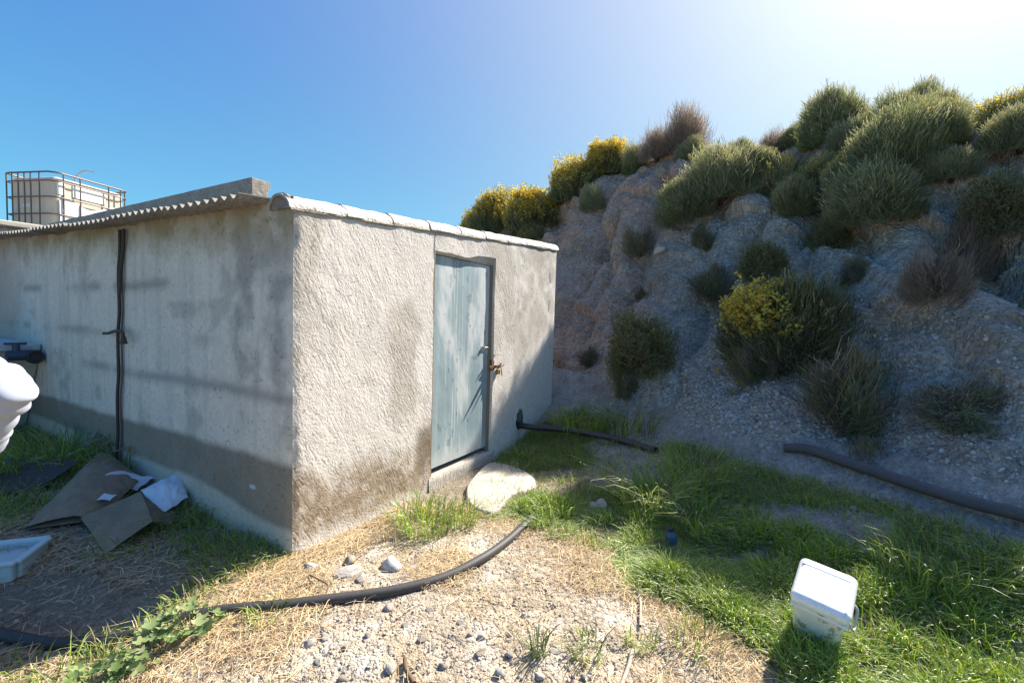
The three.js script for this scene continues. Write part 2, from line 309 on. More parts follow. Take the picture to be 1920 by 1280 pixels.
    const e = 0.575 + 0.05 * (fbm(z * 1.6, 2, 3, 140) - 0.5) - 0.012 * z, band = ss(e + 0.035, e - 0.035, y + 0.03 * (m - 0.5));
    const foot = 0.16 + 0.10 * ss(0, 1.4, z) + 0.05 * (fbm(z * 2.5, 5, 3, 141) - 0.5);
    c = mixc(c, mixc([0.19, 0.15, 0.105], [0.27, 0.225, 0.17], m), band * 0.9 * (0.35 + 0.65 * ss(foot - 0.03, foot + 0.03, y)));    // earth band over the footing
    if (vn(z * 60, y * 60, 142) > 0.88 && m > 0.4) c = mul(c, 0.68);
    c = mixc(c, [0.62, 0.60, 0.57], 0.9 * ss(0.035, 0.015, Math.hypot((z - 0.42) * 0.7, (y - 0.36) * 1.6) + 0.02 * (f - 0.5)));   // chip
    return mul(c, 0.91 + 0.18 * f);
  });
  const bLeft = texture(1750, 750, (u, v) => { const z = u * 7, y = v * 3 - 0.5; return clamp(0.4 * fbm(z * 9, y * 9, 3, 151) + 0.35 * fbm(z * 50, y * 50, 2, 152) + 0.35 * fbm(z * 30, y * 8, 3, 153)); }, true);
  const mFront = std({ map: tFront, bumpMap: bFront, bumpScale: 0.0065, roughness: 0.95 });
  const mLeft = std({ map: tLeft, bumpMap: bLeft, bumpScale: 0.008, roughness: 0.95 });
  const uvF = (x, y) => [x / 4, (y + 0.5) / 3];
  const nick = (y) => 0.006 + 0.020 * Math.max(0, fbm(y * 7 + 3, 2, 4, 165) - 0.46) + 0.004 * vn(y * 40, 1, 166);   // worn corner
  const rough = (x, y) => 0.010 * (fbm(x * 2.2, y * 2.2, 3, 161) - 0.5) + 0.006 * (fbm(x * 9, y * 9, 2, 162) - 0.5);
  const rect = (x0, x1, y0, yf, z, skip) => {
    const at = (u, v) => [lerp(x0, x1, u), lerp(y0, typeof yf === 'function' ? yf(lerp(x0, x1, u)) : yf, v)];
    return patch((u, v) => { const [x, y] = at(u, v); const q = x0 === 0 ? nick(y) * ss(0.05, 0, x) : 0; return [x + q, y, z - q + rough(x, y) * ss(0, 0.05, x) * ss(DEEP, DEEP - 0.05, x)]; }, Math.round((x1 - x0) / 0.02), 110, (u, v) => uvF(...at(u, v)), skip && ((u, v) => skip(...at(u, v))));
  };
  const DX0 = 1.335, DX1 = 2.33, DY0 = 0.15, DY1 = 2.105, REC = 0.046;
  const chip = (x) => 0.022 + 0.055 * ss(1.75, 2.15, x) + 0.02 * (fbm(x * 7, 2, 3, 171) - 0.5);
  const hole = (x, y) => { const dx = x - 2.965, dy = y - 0.29; return dx * dx / 0.0085 + (dy > 0 ? dy * dy / 0.030 : dy * dy / 0.0036) < 1 + 0.5 * (fbm(x * 30, y * 30, 2, 172) - 0.5); };
  const wallF = [
    rect(0, DX0 - 0.006, -0.45, frontTop, 0), rect(DX1, DEEP, -0.45, frontTop, 0, hole),
    patch((u, v) => { const x = lerp(DX0, DX1, u), y = lerp(DY1 + chip(x), frontTop(x), v); return [x, y, rough(x, y)]; }, 50, 12, (u, v) => { const x = lerp(DX0, DX1, u); return uvF(x, lerp(DY1, frontTop(x), v)); }),
    patch((u, v) => { const x = lerp(DX0, DX1, u), y = lerp(DY1, DY1 + chip(x), v); return [x, y, lerp(-REC, rough(x, y), Math.pow(v, 0.8))]; }, 50, 6, (u, v) => uvF(lerp(DX0, DX1, u), lerp(DY1, DY1 + 0.06, v))),
    patch((u, v) => [DX1 + 0.006 * (fbm(v * 20, 1, 2, 173) - 0.5) * ss(0, 0.3, u) * ss(1, 0.7, u), lerp(-0.45, DY1 + 0.06, v), lerp(-0.2, rough(DX1, lerp(-0.45, DY1 + 0.06, v)), u)], 6, 90, (u, v) => uvF(lerp(DX1 - 0.2, DX1, u), lerp(-0.45, DY1, v))),
    patch((u, v) => [DX0 - 0.006, lerp(-0.45, frontTop(DX0), v), lerp(rough(DX0, 1), -0.2, u)], 6, 60, (u, v) => uvF(lerp(DX0, DX0 - 0.2, u), lerp(-0.45, DY1, v))),
    patch((u, v) => [lerp(DX0, DX1, u), DY1, lerp(-0.2, -REC, v)], 20, 3, (u, v) => uvF(lerp(DX0, DX1, u), DY1 + v * 0.2)),
  ];
  part('wall', wallF, mFront, shed, 'sunlit front wall of rough-cast plaster with a splashed brown foot');
  part('wall', patch((u, v) => { const z = -LEN * (1 - u), y = lerp(-0.45, sheetY(0, z) + 0.03, v); const q = nick(y) * ss(-0.05, 0, z); return [q + (-0.004 + 0.012 * (fbm(-z * 1.6, y * 2, 3, 163) - 0.5) + 0.006 * (fbm(z * 8, y * 8, 2, 164) - 0.5)) * ss(0, -0.05, z), y, z - q]; }, 320, 90, (u, v) => { const z = LEN * (1 - u); return [z / 7, (lerp(-0.45, sheetY(0, -z), v) + 0.5) / 3]; }), mLeft, shed, 'shaded long side wall with an ochre stain under the eave and an earth band at its foot');
  const inner = std({ color: lin(0.30, 0.28, 0.25) });
  part('wall', [box(0.01, 0.2, -0.45, 2.16, -LEN, -0.205), box(DEEP - 0.2, DEEP - 0.002, -0.45, 2.46, -LEN, -0.002), box(0.2, DEEP - 0.2, -0.45, 2.4, -LEN, -LEN + 0.2), box(0.012, DX0 - 0.012, -0.45, 2.16, -0.2, -0.03), box(DX1 + 0.012, 2.88, -0.45, 2.3, -0.2, -0.03), box(2.88, 3.05, 0.52, 2.35, -0.2, -0.03), box(3.05, DEEP - 0.21, -0.45, 2.4, -0.2, -0.03), box(DX0, DX1, DY1 + 0.09, 2.26, -0.2, -0.03)], inner, shed, 'block core and rear walls of the shed');
  part('floor', box(0.2, DEEP - 0.2, -0.1, 0.04, -LEN + 0.2, -0.21), inner, shed);
  // threshold under the door
  part('threshold', patch((u, v) => { const x = lerp(DX0 - 0.03, DX1 + 0.06, u), a = v < 0.5; return [x, a ? lerp(-0.25, 0.112 + 0.012 * (fbm(x * 6, 1, 3, 174) - 0.5), v * 2) : 0.112 + 0.02 * (v - 0.5), (a ? 0.016 + 0.012 * fbm(x * 5, v * 6, 3, 175) - 0.03 * v * 2 * 0.5 : lerp(0.001 + 0.012 * fbm(x * 5, 3, 3, 175), -0.2, (v - 0.5) * 2))]; }, 50, 16, (u, v) => [u, v * 0.5]), std({ color: lin(0.56, 0.52, 0.46), map: tSpeck, bumpMap: bLeft, bumpScale: 0.01 }), shed);
  // door
  const tDoor = texture(512, 1024, (u, v) => {
    const n = fbm(u * 3, v * 5, 4, 181), m = fbm(u * 14, v * 22, 4, 182);
    let c = mixc([0.29, 0.38, 0.41], [0.40, 0.49, 0.515], n);
    c = mixc(c, [0.27, 0.36, 0.39], 0.7 * ss(0.5, 0.68, fbm(u * 4 + 3, v * 5, 5, 183)) * ss(0.85, 0.5, v));
    c = mixc(c, [0.70, 0.72, 0.71], 0.8 * ss(0.42, 0.60, fbm(u * 4, v * 3 + 8, 4, 184) + 0.42 * (v - 0.62)));
    const s = fbm(u * 60, v * 1.3, 2, 185); c = mixc(c, [0.60, 0.65, 0.65], 0.25 * ss(0.60, 0.74, s) * ss(0.03, 0.12, Math.abs(u - 0.02)));       // whitish runs
    for (const [p, a] of [[0.36, 0.95], [0.40, 0.75], [0.455, 0.9], [0.50, 0.5], [0.24, 0.4], [0.62, 0.4]]) c = mixc(c, [0.74, 0.77, 0.75], a * Math.exp(-(((u - p - 0.004 * Math.sin(v * 9 + p * 30)) / 0.006) ** 2)) * ss(0.35, 0.6, fbm(p * 50, v * 4, 3, 186)));
    c = mixc(c, [0.34, 0.19, 0.085], 0.9 * ss(0.045, 0.012, u + 0.03 * (m - 0.5)) * ss(0.35, 0.6, fbm(1, v * 14, 3, 187)));         // rusted hinge edge
    c = mixc(c, [0.60, 0.62, 0.60], 0.6 * ss(0.10, 0.02, v + 0.06 * (m - 0.5)));
    if (m < 0.27) c = mul(c, 0.72);
    return mul(c, 0.95 + 0.1 * hash(u * 512, v * 1024, 9));
  });
  const bDoor = texture(256, 512, (u, v) => 0.5 + 0.5 * (fbm(u * 2.2, v * 4, 3, 191) - 0.5) + 0.08 * (fbm(u * 30, v * 30, 2, 192) - 0.5), true);
  const mDoor = std({ map: tDoor, bumpMap: bDoor, bumpScale: 0.02, roughness: 0.5, metalness: 0.25 });
  const rust = std({ color: lin(0.20, 0.10, 0.05), map: tSpeck, bumpMap: tPebble, bumpScale: 0.002, roughness: 0.85 });
  const dx0 = 1.35, dx1 = 2.285;
  const door = part('door', patch((u, v) => { const x = lerp(dx0, dx1, u), y = lerp(0.170, 2.098, v); return [x, y, -REC + 0.002 + 0.004 * (fbm(u * 2, v * 3, 2, 193) - 0.5)]; }, 40, 80), mDoor, shed, 'blue-grey sheet-metal door with pale vertical runs');
  part('door_edge', box(dx0, dx1, 0.170, 2.098, -REC - 0.03, -REC - 0.004), mDoor, door);
  for (const y of [0.45, 1.15, 1.85]) part('hinge', new THREE.CylinderGeometry(0.009, 0.009, 0.09, 10).translate(dx0 - 0.004, y, -REC + 0.010), rust, door);
  const steel = std({ color: lin(0.40, 0.38, 0.35), metalness: 0.7, roughness: 0.5 });
  part('bolt', [rod([2.16, 1.242, -REC + 0.018], [2.33, 1.238, -REC + 0.018], 0.007), box(2.175, 2.19, 1.225, 1.258, -REC, -REC + 0.03)], steel, door);
  part('hasp', [box(2.26, 2.47, 1.02, 1.045, -0.008, 0.006, 0.002), box(2.30, 2.35, 0.99, 1.10, -REC, 0.004, 0.002), rod([2.42, 1.0, 0.004], [2.42, 1.07, 0.05], 0.007), rod([2.42, 1.03, 0.035], [2.50, 1.04, 0.035], 0.007), rod([2.44, 1.04, 0.03], [2.44, 0.93, 0.05], 0.005)], rust, door);
  // thin rusty plates added at the hasp to cast a diagonal shadow over the door
  const prong = (x, y, L, w, rise, sl) => patch((u, v) => { const q = w * Math.pow(Math.sin(Math.PI * clamp(0.2 + 0.8 * u)), 0.8), o = (v - 0.5) * q; return [x + sl * u * L + 0.92 * o, y + rise * u * L - 0.07 * o, -0.03 + u * L - 0.28 * o]; }, 14, 2);
  const bent = std({ color: lin(0.20, 0.12, 0.07), roughness: 0.8, side: THREE.DoubleSide });
  part('shadow_plate', prong(2.37, 1.04, 0.20, 0.055, 0.1, 0.2), bent, door, 'thin rusty plate added at the hasp to cast a shadow on the door');
  part('shadow_plate', prong(2.35, 1.15, 0.10, 0.035, 0.25, 0.1), bent, door, 'short thin rusty plate added above the hasp to cast a shadow on the door');
  part('shadow_plate', prong(2.34, 0.93, 0.12, 0.03, -0.1, 0.1), bent, door, 'short thin rusty plate added below the hasp to cast a shadow on the door');
  part('padlock', [box(2.375, 2.43, 0.945, 1.005, 0.012, 0.034, 0.006), new THREE.TorusGeometry(0.018, 0.005, 6, 12, Math.PI).translate(2.4025, 1.004, 0.023)], std({ color: lin(0.38, 0.25, 0.10), metalness: 0.7, roughness: 0.45 }), door);
  // frame
  part('door_frame', box(2.287, 2.327, 0.122, 2.103, -REC - 0.02, -REC + 0.016, 0.003), std({ color: lin(0.30, 0.225, 0.16), map: tSpeck, roughness: 0.8 }), shed, 'rust-brown right post of the door frame');
  part('door_frame', [box(1.330, 1.3475, 0.122, 2.262, -0.10, -0.004)], std({ color: lin(0.34, 0.24, 0.15), map: tSpeck, roughness: 0.85 }), shed, 'thin rusty left post of the door frame running up to the tiles');
  // roof: corrugated sheets laid side by side along the eave
  {
    const pitch = 0.102, amp = 0.016, th = 0.007, x0 = -0.2, x1 = DEEP + 0.12, mR = std({ color: lin(0.33, 0.315, 0.285), map: repeated(tSpeck, 1, 1), bumpMap: tRock, bumpScale: 0.004 });
    for (let k = 0; k < 7; k++) {
      const za = -0.225 - k * 0.93, zb = za - 0.98, lift = k % 2 ? 0.0085 : 0.0, w = (z) => amp * Math.cos((z + 0.225) / pitch * 2 * Math.PI), N = 130, gs = [];
      const top = (u, v, o) => { const x = lerp(x0 + (k % 3) * 0.006, x1, u), z = lerp(za, zb, v); return [x, sheetY(x, z) + amp + w(z) + lift + o + 0.004 * (vn(x * 1.3, z * 1.3, 195) - 0.5), z]; };
      gs.push(patch((u, v) => top(u, v, th), 20, N, (u, v) => [u * 4, v]), patch((u, v) => top(u, v, 0), 20, N, (u, v) => [u * 4, v]), patch((u, v) => top(0, v, th * u), 1, N), patch((u, v) => top(1, v, th * u), 1, N), patch((u, v) => top(u, 0, th * v), 20, 1), patch((u, v) => top(u, 1, th * v), 20, 1));
      part('roof_sheet', gs, mR, shed);
    }
    // mortar that closes the gap under the sheets
    part('mortar', patch((u, v) => { const z = lerp(-0.1, -LEN, u), a = v * Math.PI; return [0.02 - 0.022 * Math.sin(a) - 0.012 * (fbm(-z * 6, v * 3, 3, 196) - 0.5), sheetY(0, z) - 0.03 + 0.05 * v + 0.02 * (fbm(-z * 4, 2, 2, 197) - 0.5), z]; }, 200, 8, (u, v) => [u * 6, v * 0.2]), std({ color: lin(0.27, 0.23, 0.155), map: tSpeck, bumpMap: tPebble, bumpScale: 0.01 }), shed);
  }
  // curved tiles along the front wall
  const tTile = texture(512, 256, (u, v) => { const n = fbm(u * 6, v * 6, 4, 201), m = fbm(u * 22, v * 22, 3, 202); let c = mixc([0.62, 0.53, 0.46], [0.76, 0.70, 0.64], n); c = mixc(c, [0.30, 0.25, 0.20], 0.6 * ss(0.58, 0.72, m)); return mixc(c, [0.76, 0.73, 0.68], 0.5 * ss(0.5, 0.7, fbm(u * 9 + 3, v * 4, 3, 203))); });
  const tiles = [0, 1, 2].map((i) => std({ map: tTile, color: [lin(1, 1, 1), lin(0.92, 0.9, 0.88), lin(0.97, 0.93, 0.88)][i], bumpMap: tPebble, bumpScale: 0.006, roughness: 0.9 }));
  const slope = Math.atan(0.0828), R = rng(5);
  for (let k = 0; k < 9; k++) {
    const L = 0.50, xa = -0.03 + k * 0.433, r0 = 0.102 + 0.003 * R(), r1 = 0.100, g = patch((u, v) => {
      const a = Math.PI * v, r = lerp(r0, r1, u) * (1 + 0.14 * (fbm(u * 5 + k * 7, v * 6, 3, 204) - 0.5)), x = u * L + (u < 0.03 && k ? 0.05 * (fbm(v * 7, k * 3, 3, 205) - 0.5) : 0);
      return [x, r * Math.sin(a) * 0.86 + 0.004 * (1 - u), r * 1.08 * Math.cos(a)];
    }, 22, 22, (u, v) => [u * 0.9 + k * 0.37, v * 0.55]);
    const lip = patch((u, v) => { const a = Math.PI * v, r = r0 - 0.014 * u; return [k ? 0.05 * (fbm(v * 7, k * 3, 3, 205) - 0.5) : 0, r * Math.sin(a) * 0.86 + 0.004, r * 1.08 * Math.cos(a)]; }, 1, 22);
    const t = part('ridge_tile', [g, lip], tiles[k % 3], shed); t.position.set(xa, frontTop(xa) + 0.008, -0.098); t.rotation.z = slope + 0.012 * (R() - 0.5); t.rotation.y = 0.02 * (R() - 0.5);
  }
  const mMortar = std({ color: lin(0.47, 0.42, 0.355), map: tSpeck, bumpMap: tPebble, bumpScale: 0.012 });
  part('mortar', [wobble(new THREE.CylinderGeometry(0.1, 0.1, 0.03, 24, 3, false, 0, Math.PI).rotateZ(Math.PI / 2).rotateX(-Math.PI / 2).rotateX(Math.PI / 2).translate(0, 0, 0), 0.002, 30), patch((u, v) => { const a = Math.PI * u, r = 0.1 * v; return [-0.016 - 0.006 * fbm(u * 5, v * 5, 2, 206), r * Math.sin(a), r * 1.05 * Math.cos(a)]; }, 24, 6)].map((g) => g.translate(0.0, frontTop(0) + 0.01, -0.098)), mMortar, shed, 'mortar that fills the end of the tile row');
  part('mortar', patch((u, v) => { const x = lerp(-0.02, DEEP, u), s = v * Math.PI, b = 0.5 + fbm(x * 5, 1, 3, 207); return [x, frontTop(x) - 0.012 * b + 0.03 * v, -0.2 + (0.198 + 0.014 * b * Math.sin(s))]; }, 160, 6, (u, v) => [u * 4, v * 0.1]), mMortar, shed, 'mortar bed under the tile row');
}

// ---------- on the roof and behind ----------
const cement = std({ color: lin(0.40, 0.365, 0.31), map: tSpeck, bumpMap: tRock, bumpScale: 0.006 });
{
  const b = thing('roof_beam', 'long grey cement beam lying on the corrugated roof', 'beam', [...(() => { const [x, z] = shedG(0.5, -1.3); return [x, 0, z]; })()], TH);
  const sh = new THREE.Shape(); sh.moveTo(0, 0); sh.lineTo(0.16, 0); sh.lineTo(0.15, 0.05); sh.quadraticCurveTo(0.10, 0.11, 0.115, 0.2); sh.quadraticCurveTo(0.13, 0.29, 0.15, 0.31); sh.lineTo(0.15, 0.372); sh.lineTo(-0.004, 0.372); sh.lineTo(0, 0.25); sh.closePath();
  const g = wobble(new THREE.ExtrudeGeometry(sh, { depth: 4.9, steps: 30, bevelEnabled: true, bevelSize: 0.004, bevelThickness: 0.004, bevelSegments: 1 }), 0.004, 6, 210).translate(0, 2.30, -4.9);
  part('beam', g, cement, b); part('lifting_ring', new THREE.TorusGeometry(0.024, 0.006, 6, 16).rotateY(0.5).translate(0.158, 2.30 + 0.335, -0.05), std({ color: lin(0.14, 0.10, 0.08), metalness: 0.5, roughness: 0.6 }), b);
  const [px, pz] = shedG(1.7, -8.4);
  const pl = thing('plinth', 'square masonry plinth behind the shed that carries the water tank', 'plinth', [px, 0, pz], TH);
  part('shaft', box(-1.45, 1.45, -0.3, 2.66, -1.35, 1.35, 0.02), cement, pl); part('coping', box(-1.52, 1.52, 2.662, 2.745, -1.42, 1.42, 0.02), std({ color: lin(0.58, 0.54, 0.47), map: tSpeck }), pl);
}
{
  // wire-caged water tank: local x along the near face, local z out of it
  const ang = -10 * RAD, W = 1.0, D = 1.2, H = 0.97;
  const t = thing('water_tank', 'cream plastic water tank in a steel cage standing on the plinth behind the shed', 'tank', [-8.02, 2.745, -8.12], ang);
  const bottle = new RoundedBoxGeometry(W - 0.08, H - 0.05, D - 0.08, 5, 0.07).translate(0, 0.03 + (H - 0.05) / 2, 0);
  const cream = new THREE.MeshPhysicalMaterial({ color: lin(0.66, 0.60, 0.50), roughness: 0.55, transmission: 0.35, thickness: 0 });
  part('bottle', bottle, cream, t);
  part('cap', new THREE.CylinderGeometry(0.09, 0.1, 0.05, 20).translate(0.1, H + 0.005, 0), std({ color: lin(0.12, 0.12, 0.12), roughness: 0.6 }), t);
  part('label_plate', box(W / 2 - 0.036, W / 2 - 0.026, 0.66, 0.86, -0.22, 0.30), std({ color: lin(0.78, 0.78, 0.74), roughness: 0.6 }), t);
  part('label_plate', box(W / 2 - 0.036, W / 2 - 0.026, 0.66, 0.86, 0.42, 0.53), std({ color: lin(0.8, 0.78, 0.76), roughness: 0.6 }), t);
  part('torn_wrap', patch((u, v) => [W / 2 + 0.004 + 0.022 * (fbm(u * 6, v * 5, 3, 221) - 0.3), lerp(0.02, 0.645 - (0.15 * Math.sin(Math.PI * clamp(u * 1.3 - 0.15))) * 0.9, v) - 0.03 * (fbm(u * 5, 1, 2, 222)), lerp(0.52, -0.35, u)], 30, 16), std({ color: lin(0.72, 0.73, 0.76), roughness: 0.5, side: THREE.DoubleSide }), t, 'torn pale plastic sheet hanging on the cage');
  part('label_plate', box(-0.2, -0.06, 0.44, 0.5, D / 2 - 0.042, D / 2 - 0.030), std({ color: lin(0.8, 0.78, 0.74) }), t);
  const bar = std({ color: lin(0.16, 0.13, 0.115), metalness: 0.6, roughness: 0.5 }), r = 0.0115, w = W / 2 + 0.02, d = D / 2 + 0.02, c = 0.14;
  const ring = (y, rr) => { const p = []; for (const [sx, sz, a0] of [[1, 1, 0], [-1, 1, 90], [-1, -1, 180], [1, -1, 270]]) for (let k = 0; k <= 5; k++) { const a = (a0 + k * 18) * RAD; p.push(new THREE.Vector3(sx * (w - c) + c * Math.cos(a), y, sz * (d - c) + c * Math.sin(a))); } return new THREE.TubeGeometry(new THREE.CatmullRomCurve3(p, true, 'catmullrom', 0.1), 96, rr, 6, true); };
  for (const y of [0.045, 0.32, 0.60, 0.86]) part('cage_bar', ring(y, r), bar, t);
  part('cage_rim', ring(H + 0.03, 0.014), bar, t);
  for (const x of [-0.45, -0.33, -0.2, -0.07, 0.06, 0.24]) part('cage_bar', rod([x, 0.02, d], [x, H + 0.03, d], r, 6), bar, t);
  for (const z of [0.47, 0.22, -0.24, -0.45]) part('cage_bar', rod([w, 0.02, z], [w, H + 0.03, z], r, 6), bar, t);
  for (const z of [0.4, 0, -0.4]) part('cage_bar', rod([-w, 0.02, z], [-w, H + 0.03, z], r, 6), bar, t);
  for (const x of [-0.4, 0, 0.4]) part('cage_bar', rod([x, 0.02, -d], [x, H + 0.03, -d], r, 6), bar, t);
  const hs = thing('thin_hose', 'thin pale hose curling out of the top of the caged water tank', 'hose', [-8.02, 2.745, -8.12], ang);
  part('hose', tube([[0.1, H + 0.02, 0], [0.14, H + 0.10, 0.02], [0.24, H + 0.19, 0.03], [0.36, H + 0.23, 0.02], [0.50, H + 0.22, 0]], 0.012, 30, 8), std({ color: lin(0.5, 0.45, 0.42), roughness: 0.5 }), hs);
}
// ---------- against the left wall ----------
{
  const [sx, sz] = shedG(0, 0);
  const dk = std({ color: lin(0.085, 0.06, 0.042), roughness: 0.7, map: tSpeck }), cb = std({ color: lin(0.13, 0.10, 0.11), roughness: 0.6 });
  const st = thing('standpipe', 'dark standpipe with a bent spout running up the shaded wall of the shed', 'pipe', [sx, 0, sz], TH);
  const run = []; for (let i = 0; i <= 12; i++) { const q = i / 12; run.push([-0.03 - 0.004 * Math.sin(i * 2.1), lerp(0.05, 2.22, q), lerp(-2.50, -2.37, q) + 0.003 * Math.sin(i * 1.7)]); }
  part('pipe', tube(run, 0.013, 80, 10), dk, st);
  part('cable', tube(run.map(([x, y, z], i) => [x + 0.012, y, z + 0.034 + 0.006 * Math.sin(i * 1.3) + (i === 12 ? 0.04 : 0)]), 0.008, 60, 6), cb, st);
  part('cable', tube(run.slice(9).map(([x, y, z], i) => [x - 0.004, y, z + 0.03 + i * 0.018]), 0.011, 20, 6), dk, st);
  part('spout', [tube([[-0.05, 1.31, -2.68], [-0.055, 1.318, -2.55], [-0.06, 1.338, -2.43], [-0.065, 1.345, -2.30], [-0.07, 1.335, -2.225], [-0.07, 1.30, -2.205]], 0.013, 30, 8), new THREE.CylinderGeometry(0.018, 0.028, 0.06, 12).translate(-0.07, 1.27, -2.205)], dk, st);

  const tr = thing('basin', 'white plastered basin with a tapered front projecting from the shaded wall', 'basin', [sx, 0, sz], TH);
  const white = std({ color: lin(0.64, 0.61, 0.56), map: tSpeck, bumpMap: tRock, bumpScale: 0.006 });
  const bs = new THREE.Shape(); bs.moveTo(-4.56, 1.03); bs.lineTo(-5.42, -0.4); bs.lineTo(-6.2, -0.4); bs.lineTo(-6.2, 1.03); bs.closePath();
  const eg = new THREE.ExtrudeGeometry(bs, { depth: 1.5, bevelEnabled: true, bevelSize: 0.01, bevelThickness: 0.01, bevelSegments: 2 }).rotateY(-Math.PI / 2);   // shape x becomes z, depth becomes -x
  part('body', eg.translate(-0.02, 0, 0), white, tr);
  part('rim', box(-1.56, -0.015, 1.042, 1.115, -6.25, -4.51, 0.012), std({ color: lin(0.60, 0.66, 0.72), map: tSpeck, roughness: 0.7 }), tr);
  const [vx, vz] = shedG(-0.19, -4.44);
  const vl = thing('valve', 'dark blue valve with a black round mouth on the edge of the white basin', 'valve', [vx, 1.0, vz], TH);
  const blue = std({ color: lin(0.03, 0.06, 0.10), roughness: 0.5 });
  part('body', [new THREE.CylinderGeometry(0.055, 0.055, 0.2, 16).rotateZ(Math.PI / 2), new THREE.CylinderGeometry(0.03, 0.03, 0.14, 12).translate(-0.03, 0.06, 0)], blue, vl);
  part('handle', box(-0.12, 0.05, 0.115, 0.14, -0.018, 0.018, 0.006), blue, vl);
  part('mouth', [new THREE.CylinderGeometry(0.072, 0.072, 0.06, 18).rotateX(Math.PI / 2).translate(0.10, -0.02, 0.03), new THREE.TorusGeometry(0.06, 0.014, 8, 18).translate(0.10, -0.02, 0.06)], std({ color: lin(0.02, 0.02, 0.022), roughness: 0.5 }), vl);
  const [ix, iz] = shedG(-0.42, -4.6);
  const sp = thing('iron_hook', 'dark jagged iron hook standing up at the edge of the basin', 'hook', [ix, 1.115, iz], TH);
  part('plate', (() => { const s = new THREE.Shape(); s.moveTo(0, 0); s.lineTo(0.10, 0); s.lineTo(0.105, 0.24); s.lineTo(0.085, 0.25); s.lineTo(0.075, 0.19); s.lineTo(0.03, 0.14); s.lineTo(0.0, 0.06); s.closePath(); return new THREE.ExtrudeGeometry(s, { depth: 0.02, bevelEnabled: true, bevelSize: 0.004, bevelThickness: 0.004 }); })(), std({ color: lin(0.05, 0.04, 0.035), roughness: 0.7, metalness: 0.3 }), sp);
}

// ---------- vegetation ----------
const leafM = (o = {}) => new THREE.MeshPhysicalMaterial({ vertexColors: true, roughness: 0.85, transmission: 0.5, thickness: 0, side: THREE.DoubleSide, ...o });
class Blades {                                       // collects thin curved strips, each with its own tint
  constructor() { this.p = []; this.c = []; this.i = []; }
  strip(pts, w, c, taper = 0.25, face) {             // pts: array of Vector3
    const n = pts.length, base = this.p.length / 3, side = new THREE.Vector3(), dir = new THREE.Vector3();
    for (let k = 0; k < n; k++) {
      dir.subVectors(pts[Math.min(n - 1, k + 1)], pts[Math.max(0, k - 1)]);
      side.crossVectors(dir, face).normalize().multiplyScalar(w * 0.5 * lerp(1, taper, Math.pow(k / (n - 1), 1.5)));
      const q = pts[k]; this.p.push(q.x - side.x, q.y - side.y, q.z - side.z, q.x + side.x, q.y + side.y, q.z + side.z); this.c.push(...c, ...c);
      if (k < n - 1) { const a = base + k * 2; this.i.push(a, a + 1, a + 2, a + 1, a + 3, a + 2); }
    }
  }
  leaf(o, d, l, w, c, face) {
    const s = new THREE.Vector3().crossVectors(d, face).normalize().multiplyScalar(w / 2), b = this.p.length / 3, m = o.clone().addScaledVector(d, l * 0.5), e = o.clone().addScaledVector(d, l);
    this.p.push(o.x, o.y, o.z, m.x - s.x, m.y - s.y, m.z - s.z, m.x + s.x, m.y + s.y, m.z + s.z, e.x, e.y, e.z); for (let k = 0; k < 4; k++) this.c.push(...c);
    this.i.push(b, b + 1, b + 2, b + 1, b + 3, b + 2);
  }
  geo() {
    const g = new THREE.BufferGeometry(); g.setAttribute('position', new THREE.Float32BufferAttribute(this.p, 3)); g.setAttribute('color', new THREE.Float32BufferAttribute(this.c, 3)); g.setIndex(this.i); g.computeVertexNormals(); return g;
  }
}
const rv = (R) => new THREE.Vector3(R() - 0.5, R() - 0.5, R() - 0.5).normalize();
const tint = (pal, R, v = 0.3) => { const c = pal[Math.floor(R() * pal.length)], k = 1 + v * (R() * 2 - 1); return [c[0] * k, c[1] * k, c[2] * k]; };
